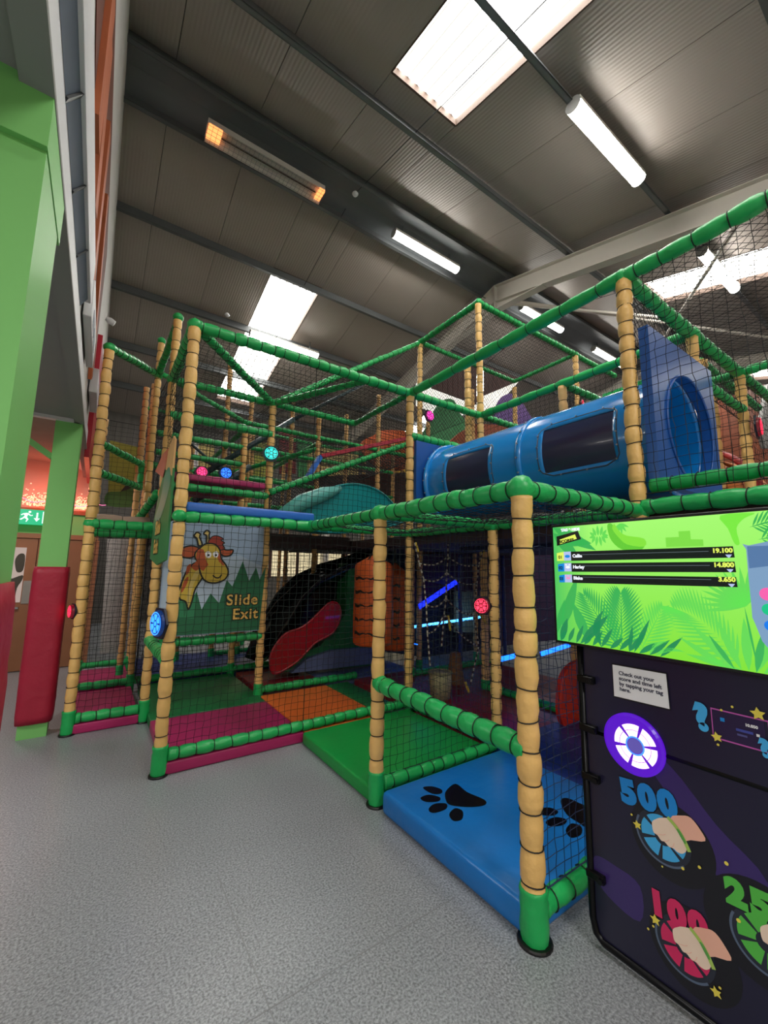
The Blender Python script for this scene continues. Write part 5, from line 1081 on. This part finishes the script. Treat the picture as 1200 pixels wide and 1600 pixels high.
q = flat('ground_shape', plm, smoothed([plm.px(*p) for p in [(167, 770), (190, 768), (215, 762), (214, 790), (167, 790)]], 3), 'muralg', None, h=.003); wl_ = Vector(q.location); q.parent = ms; q.location = rel(ms, wl_)
q = padded('foam_roll', None, (X1+.02, Y2+.55, ZL+.1), (X3-.05, Y2+.55, ZL+.1), .05, 'carpet' if 'carpet' in M else 'tan', .3, 0); tag(q, 'pale pink foam roll on top of the left bay rail', 'foam roll')
bpoly('grey_partition', 7.4, [(156, 1022), (206, 1018), (216, 842), (168, 842)], mat('partition_grey', (190, 186, 184), .7), 'grey lit partition at the end of the left bay', 'partition')
# bright rear windows low behind the slides
wn = empty('window_1', (6, 12.9, 1.2), kind='structure')
for k in range(9):
    x0 = 3.6+k*.92; box('window_pane', x0+.05, x0+.87, 12.93, 12.96, 1.2, 2.35, emis('daylit_pane', (236, 220, 178), .95), wn); box('window_frame', x0-.03, x0+.05, 12.9, 12.98, 1.15, 2.4, M['darkboard'], wn)
# orange tunnel hood at the right edge
oh = empty('orange_tunnel', (6.6, 1.9, ZL), 'orange and red ribbed tunnel mouth at the right edge', 'tunnel')
def arch(x0, x1, cy, cz, r, m_, nm):
    mb = MB(); n = 28; vs = []
    for x, k in ((x0, .98), ((x0+x1)/2, 1.03), (x1, 1)):
        for i in range(n): t = -.2+(PI+.4)*i/(n-1); vs.append((x, cy+r*k*math.cos(t), cz+r*k*math.sin(t)))
    mb.add(vs, [(q*n+i, q*n+i+1, (q+1)*n+i+1, (q+1)*n+i) for q in range(2) for i in range(n-1)]); o = mb.build(nm, m_, oh, smooth=True); s = o.modifiers.new('wall', 'SOLIDIFY'); s.thickness = .03
OR2, RD2 = mat('tunnel_orange', (214, 120, 50), .5, var=.15), mat('tunnel_red', (170, 40, 44), .4, var=.15)
arch(5.6, 6.1, 2.1, 2.35, .62, OR2, 'rib'); arch(6.1, 6.4, 2.1, 2.35, .74, RD2, 'rib'); arch(6.4, 7.2, 2.1, 2.35, .66, OR2, 'rib')
bpoly('orange_wall', 2.6, [(1085, 770), (1085, 640), (1195, 600), (1200, 640), (1200, 770)], mat('rust_orange', (170, 84, 44), .6, var=.2), 'rust-orange padded wall behind the tunnel ribs', 'padded wall')
bpoly('grey_cabinet', 1.75, [(1188, 668), (1200, 600), (1240, 610), (1240, 700), (1195, 700)], 'greyl', 'pale grey panel at the right edge below the top rail', 'panel')

# ================================================================== LIGHTS AND FITTINGS IN THE ROOF
LM = emis('lamp_diffuser', (255, 250, 240), LAMP_E)
def batten(x0, x1, y, z, lab, wd=.15, d=.07):
    g = empty('ceiling_light', ((x0+x1)/2, y, z), lab, 'ceiling light', 'long tube lights under the roof')
    n = 10; vs = []
    for x in (x0, x1):
        for i in range(n): t = PI+PI*i/(n-1); vs.append(Vector((x, y+wd/2*math.cos(t), z+d*math.sin(t))))
    mb = MB(); mb.add(vs, [(i, i+1, n+i+1, n+i) for i in range(n-1)]); mb.build('diffuser', LM, g)
    box('body', x0, x1, y-wd/2, y+wd/2, z, z+.05, M['cream'], g)
    for x in (x0, x1):
        mb = MB(); mb.tube([(x-.006 if x == x0 else x, y, z), (x if x == x0 else x+.006, y, z)], wd/2+.004, 14); mb.build('end_cap', mat('cap_grey', (150, 150, 148), .5), g)
    for x in (x0+.2, x1-.2):
        mb = MB(); mb.bar((x, y, z+.05), (x, y, roof_z(y)-.02), .02, .02); mb.build('bracket', M['steel'], g)
    return g
batten(3.83, 5.33, 2.04, 6.54, 'nearest large tube light under the roof, upper right', .17)
batten(3.7, 5.2, 5.2, 7.22, 'tube light at the ridge left of the cream rafter')
batten(7.15, 8.65, 5.2, 7.22, 'tube light at the ridge just right of the cream rafter')
batten(10.1, 11.6, 5.2, 7.22, 'farthest tube light at the ridge seen beside the tall right post')
batten(2.26, 3.84, 8.45, 6.46, 'tube light below the far rooflight above the giraffe bay')
for x, y, l_ in ((.8, .1, 'added unseen tube light under the roof directly above the viewer'), (5.5, -1.2, 'added unseen tube light under the roof behind the viewer before the cream rafter'), (9.5, -1.2, 'added unseen tube light under the roof behind the viewer beyond the cream rafter')): batten(x, x+1.5, y, roof_z(y)-.3, l_)  # unseen tube lights added to brighten the near side
batten(7.45, 8.95, 2.04, 6.54, 'large tube light seen through the net at the upper right')
# radiant heater
ht = empty('radiant_heater', (1.5, 5.2, 7.1), 'long radiant heater with glowing ends under the ridge', 'heater')
box('casing', .68, 2.36, 5.14, 5.3, 7.2, 7.28, M['cream'], ht)
mb = MB(); mb.add([(.68, 5.14, 7.2), (2.36, 5.14, 7.2), (2.36, 5.08, 7.13), (.68, 5.08, 7.13)], [(0, 1, 2, 3)]); mb.add([(.68, 5.3, 7.2), (2.36, 5.3, 7.2), (2.36, 5.36, 7.13), (.68, 5.36, 7.13)], [(3, 2, 1, 0)]); mb.build('reflector', M['cream'], ht)
mb = MB(); mb.tube([(.82, 5.22, 7.165), (2.24, 5.22, 7.165)], .012, 8); mb.build('element', mat('quartz', (90, 84, 80), .2), ht)
for xa, xb in ((.69, .86), (2.26, 2.35)):
    mb = MB(); mb.box(xa, xb, 5.12, 5.32, 7.15, 7.185); mb.build('glowing_end', emis('heater_glow', (255, 150, 84), 2.2), ht)
mb = MB()
for k in range(5): y = 5.1+.06*k; mb.tube([(.68, y, 7.128), (2.36, y, 7.128)], .003, 4)
for k in range(29): x = .68+.06*k; mb.tube([(x, 5.08, 7.128), (x, 5.36, 7.128)], .002, 4)
mb.build('guard', M['steel'], ht)
for lab, p in (('small white sensor on the ridge beam beside the heater', at(555, 303, 'z', 7.2)), ('small white sensor on the far purlin above the front corner post', at(355, 492, 'z', 6.35))):
    mb = MB(); mb.tube([p+Vector((0, 0, .03)), p, p-Vector((0, 0, .03))], [.03, .05, .03], 10); tag(mb.build('sensor', M['white'], smooth=True), lab, 'sensor')
# round spotlight on the rear wall, loudspeaker on the roof of the frame
p = at(212, 576, 'y', 12.9); mb = MB(); mb.tube([p+Vector((0, .08, 0)), p], [.16, .16], 20); g = tag(mb.build('round_wall_light', emis('round_light', (255, 244, 224), 3)), 'small round lit lamp high beyond the left bay', 'wall light')
p = at(902, 452, 'y', 4.6); g = empty('roof_spotlight', p, 'black round lamp unit hanging above the top rail beside the rafter', 'spotlight')
mb = MB(); mb.tube([p+Vector((0, 0, .12)), p+Vector((0, 0, .02)), p-Vector((0, 0, .05))], [.12, .2, .17], 16); mb.build('housing', M['black'], g, smooth=True); mb = MB(); mb.box(p.x-.09, p.x+.09, p.y-.22, p.y-.17, p.z-.04, p.z+.03); mb.build('glass', M['rim'], g); mb = MB(); mb.tube([p+Vector((0, 0, .1)), p+Vector((0, 0, roof_z(p.y)-p.z))], .012, 6); mb.build('hanger', M['black'], g)
# exit sign and red fairy lights in the side area
es = empty('exit_sign', (-.85, 7.7, 2.06), 'lit green running-man exit sign above the doors', 'sign')
box('case', -1.15, -.655, 7.68, 7.78, 2.05, 2.26, emis('exit_green', (20, 190, 130), .95), es)
pe = Plane((-1.15, 7.679, 2.05), (1, 0, 0), (0, 0, 1), (0, -1, 0)); EWW = emis('exit_white', (225, 255, 245), 1.1)
sh = lambda q, d: [(x+d, y) for x, y in q]
flat('arrow', pe, [sh([(.305, .17), (.325, .17), (.325, .09), (.35, .09), (.315, .04), (.28, .09), (.305, .09)], .065), [(.44, .02), (.485, .02), (.485, .19), (.44, .19)]], EWW, es, h=.003)
flat('running_man', pe, [sh(q, .07) for q in (circ(.225, .175, .016, 10), [(.19, .16), (.215, .155), (.2, .1), (.22, .07), (.2, .03), (.19, .035), (.2, .065), (.175, .085), (.14, .055), (.12, .065), (.155, .09), (.175, .12), (.16, .135), (.14, .12), (.13, .13), (.155, .15)], [(.215, .155), (.24, .13), (.26, .135), (.262, .122), (.235, .117), (.21, .135)])], EWW, es, h=.003)
fy = empty('fairy_lights', (-.7, 7.7, 2.4), 'bundle of red-orange fairy lights on the ledge above the exit sign', 'string lights')
mb = MB(); rnd = random.Random(5)
for k in range(420):
    x = rnd.choice([rnd.uniform(-.95, -.6), rnd.uniform(-.35, -.2)]); z = 2.32+abs(rnd.gauss(0, .09)); y = rnd.uniform(7.6, 7.78); s = .006
    mb.box(x-s, x+s, y-s, y+s, z-s, z+s)
o = mb.build('bulbs', emis('fairy_red', (255, 120, 90), 5), fy); tag(o, kind='stuff')
mb = MB(); pts = [Vector((-1.05+.045*i, 7.6, 2.42-.07*math.sin(PI*i/24)+.02*math.sin(i))) for i in range(25)]; mb.tube(pts, .004, 4); mb.build('wire', emis('fairy_pink', (255, 120, 170), 2), fy)
ld = bpy.data.lights.new('fairy_glow', 'POINT'); ld.color = (1, .16, .1); ld.energy = 7; ld.shadow_soft_size = .15; lo = bpy.data.objects.new('fairy_glow', ld); C.objects.link(lo); lo.location = (-.72, 7.45, 2.55); lo.parent = None
# fill lights added to brighten the side area and the fronts near the viewer
for nm, x, y, z, e, s in (('side_fill', -1.9, -1.2, 2.7, 80, .9), ('side_fill', -1.7, 3.2, 2.8, 40, .5), ('side_fill', -1.2, 6.4, 2.9, 26, .4), ('front_fill', 1.2, -2.6, 4.6, 130, 1.2)):
    l = bpy.data.lights.new(nm, 'AREA'); l.energy = e; l.size = s; l.color = (1, .96, .9); o = bpy.data.objects.new(nm, l); C.objects.link(o); o.location = (x, y, z)
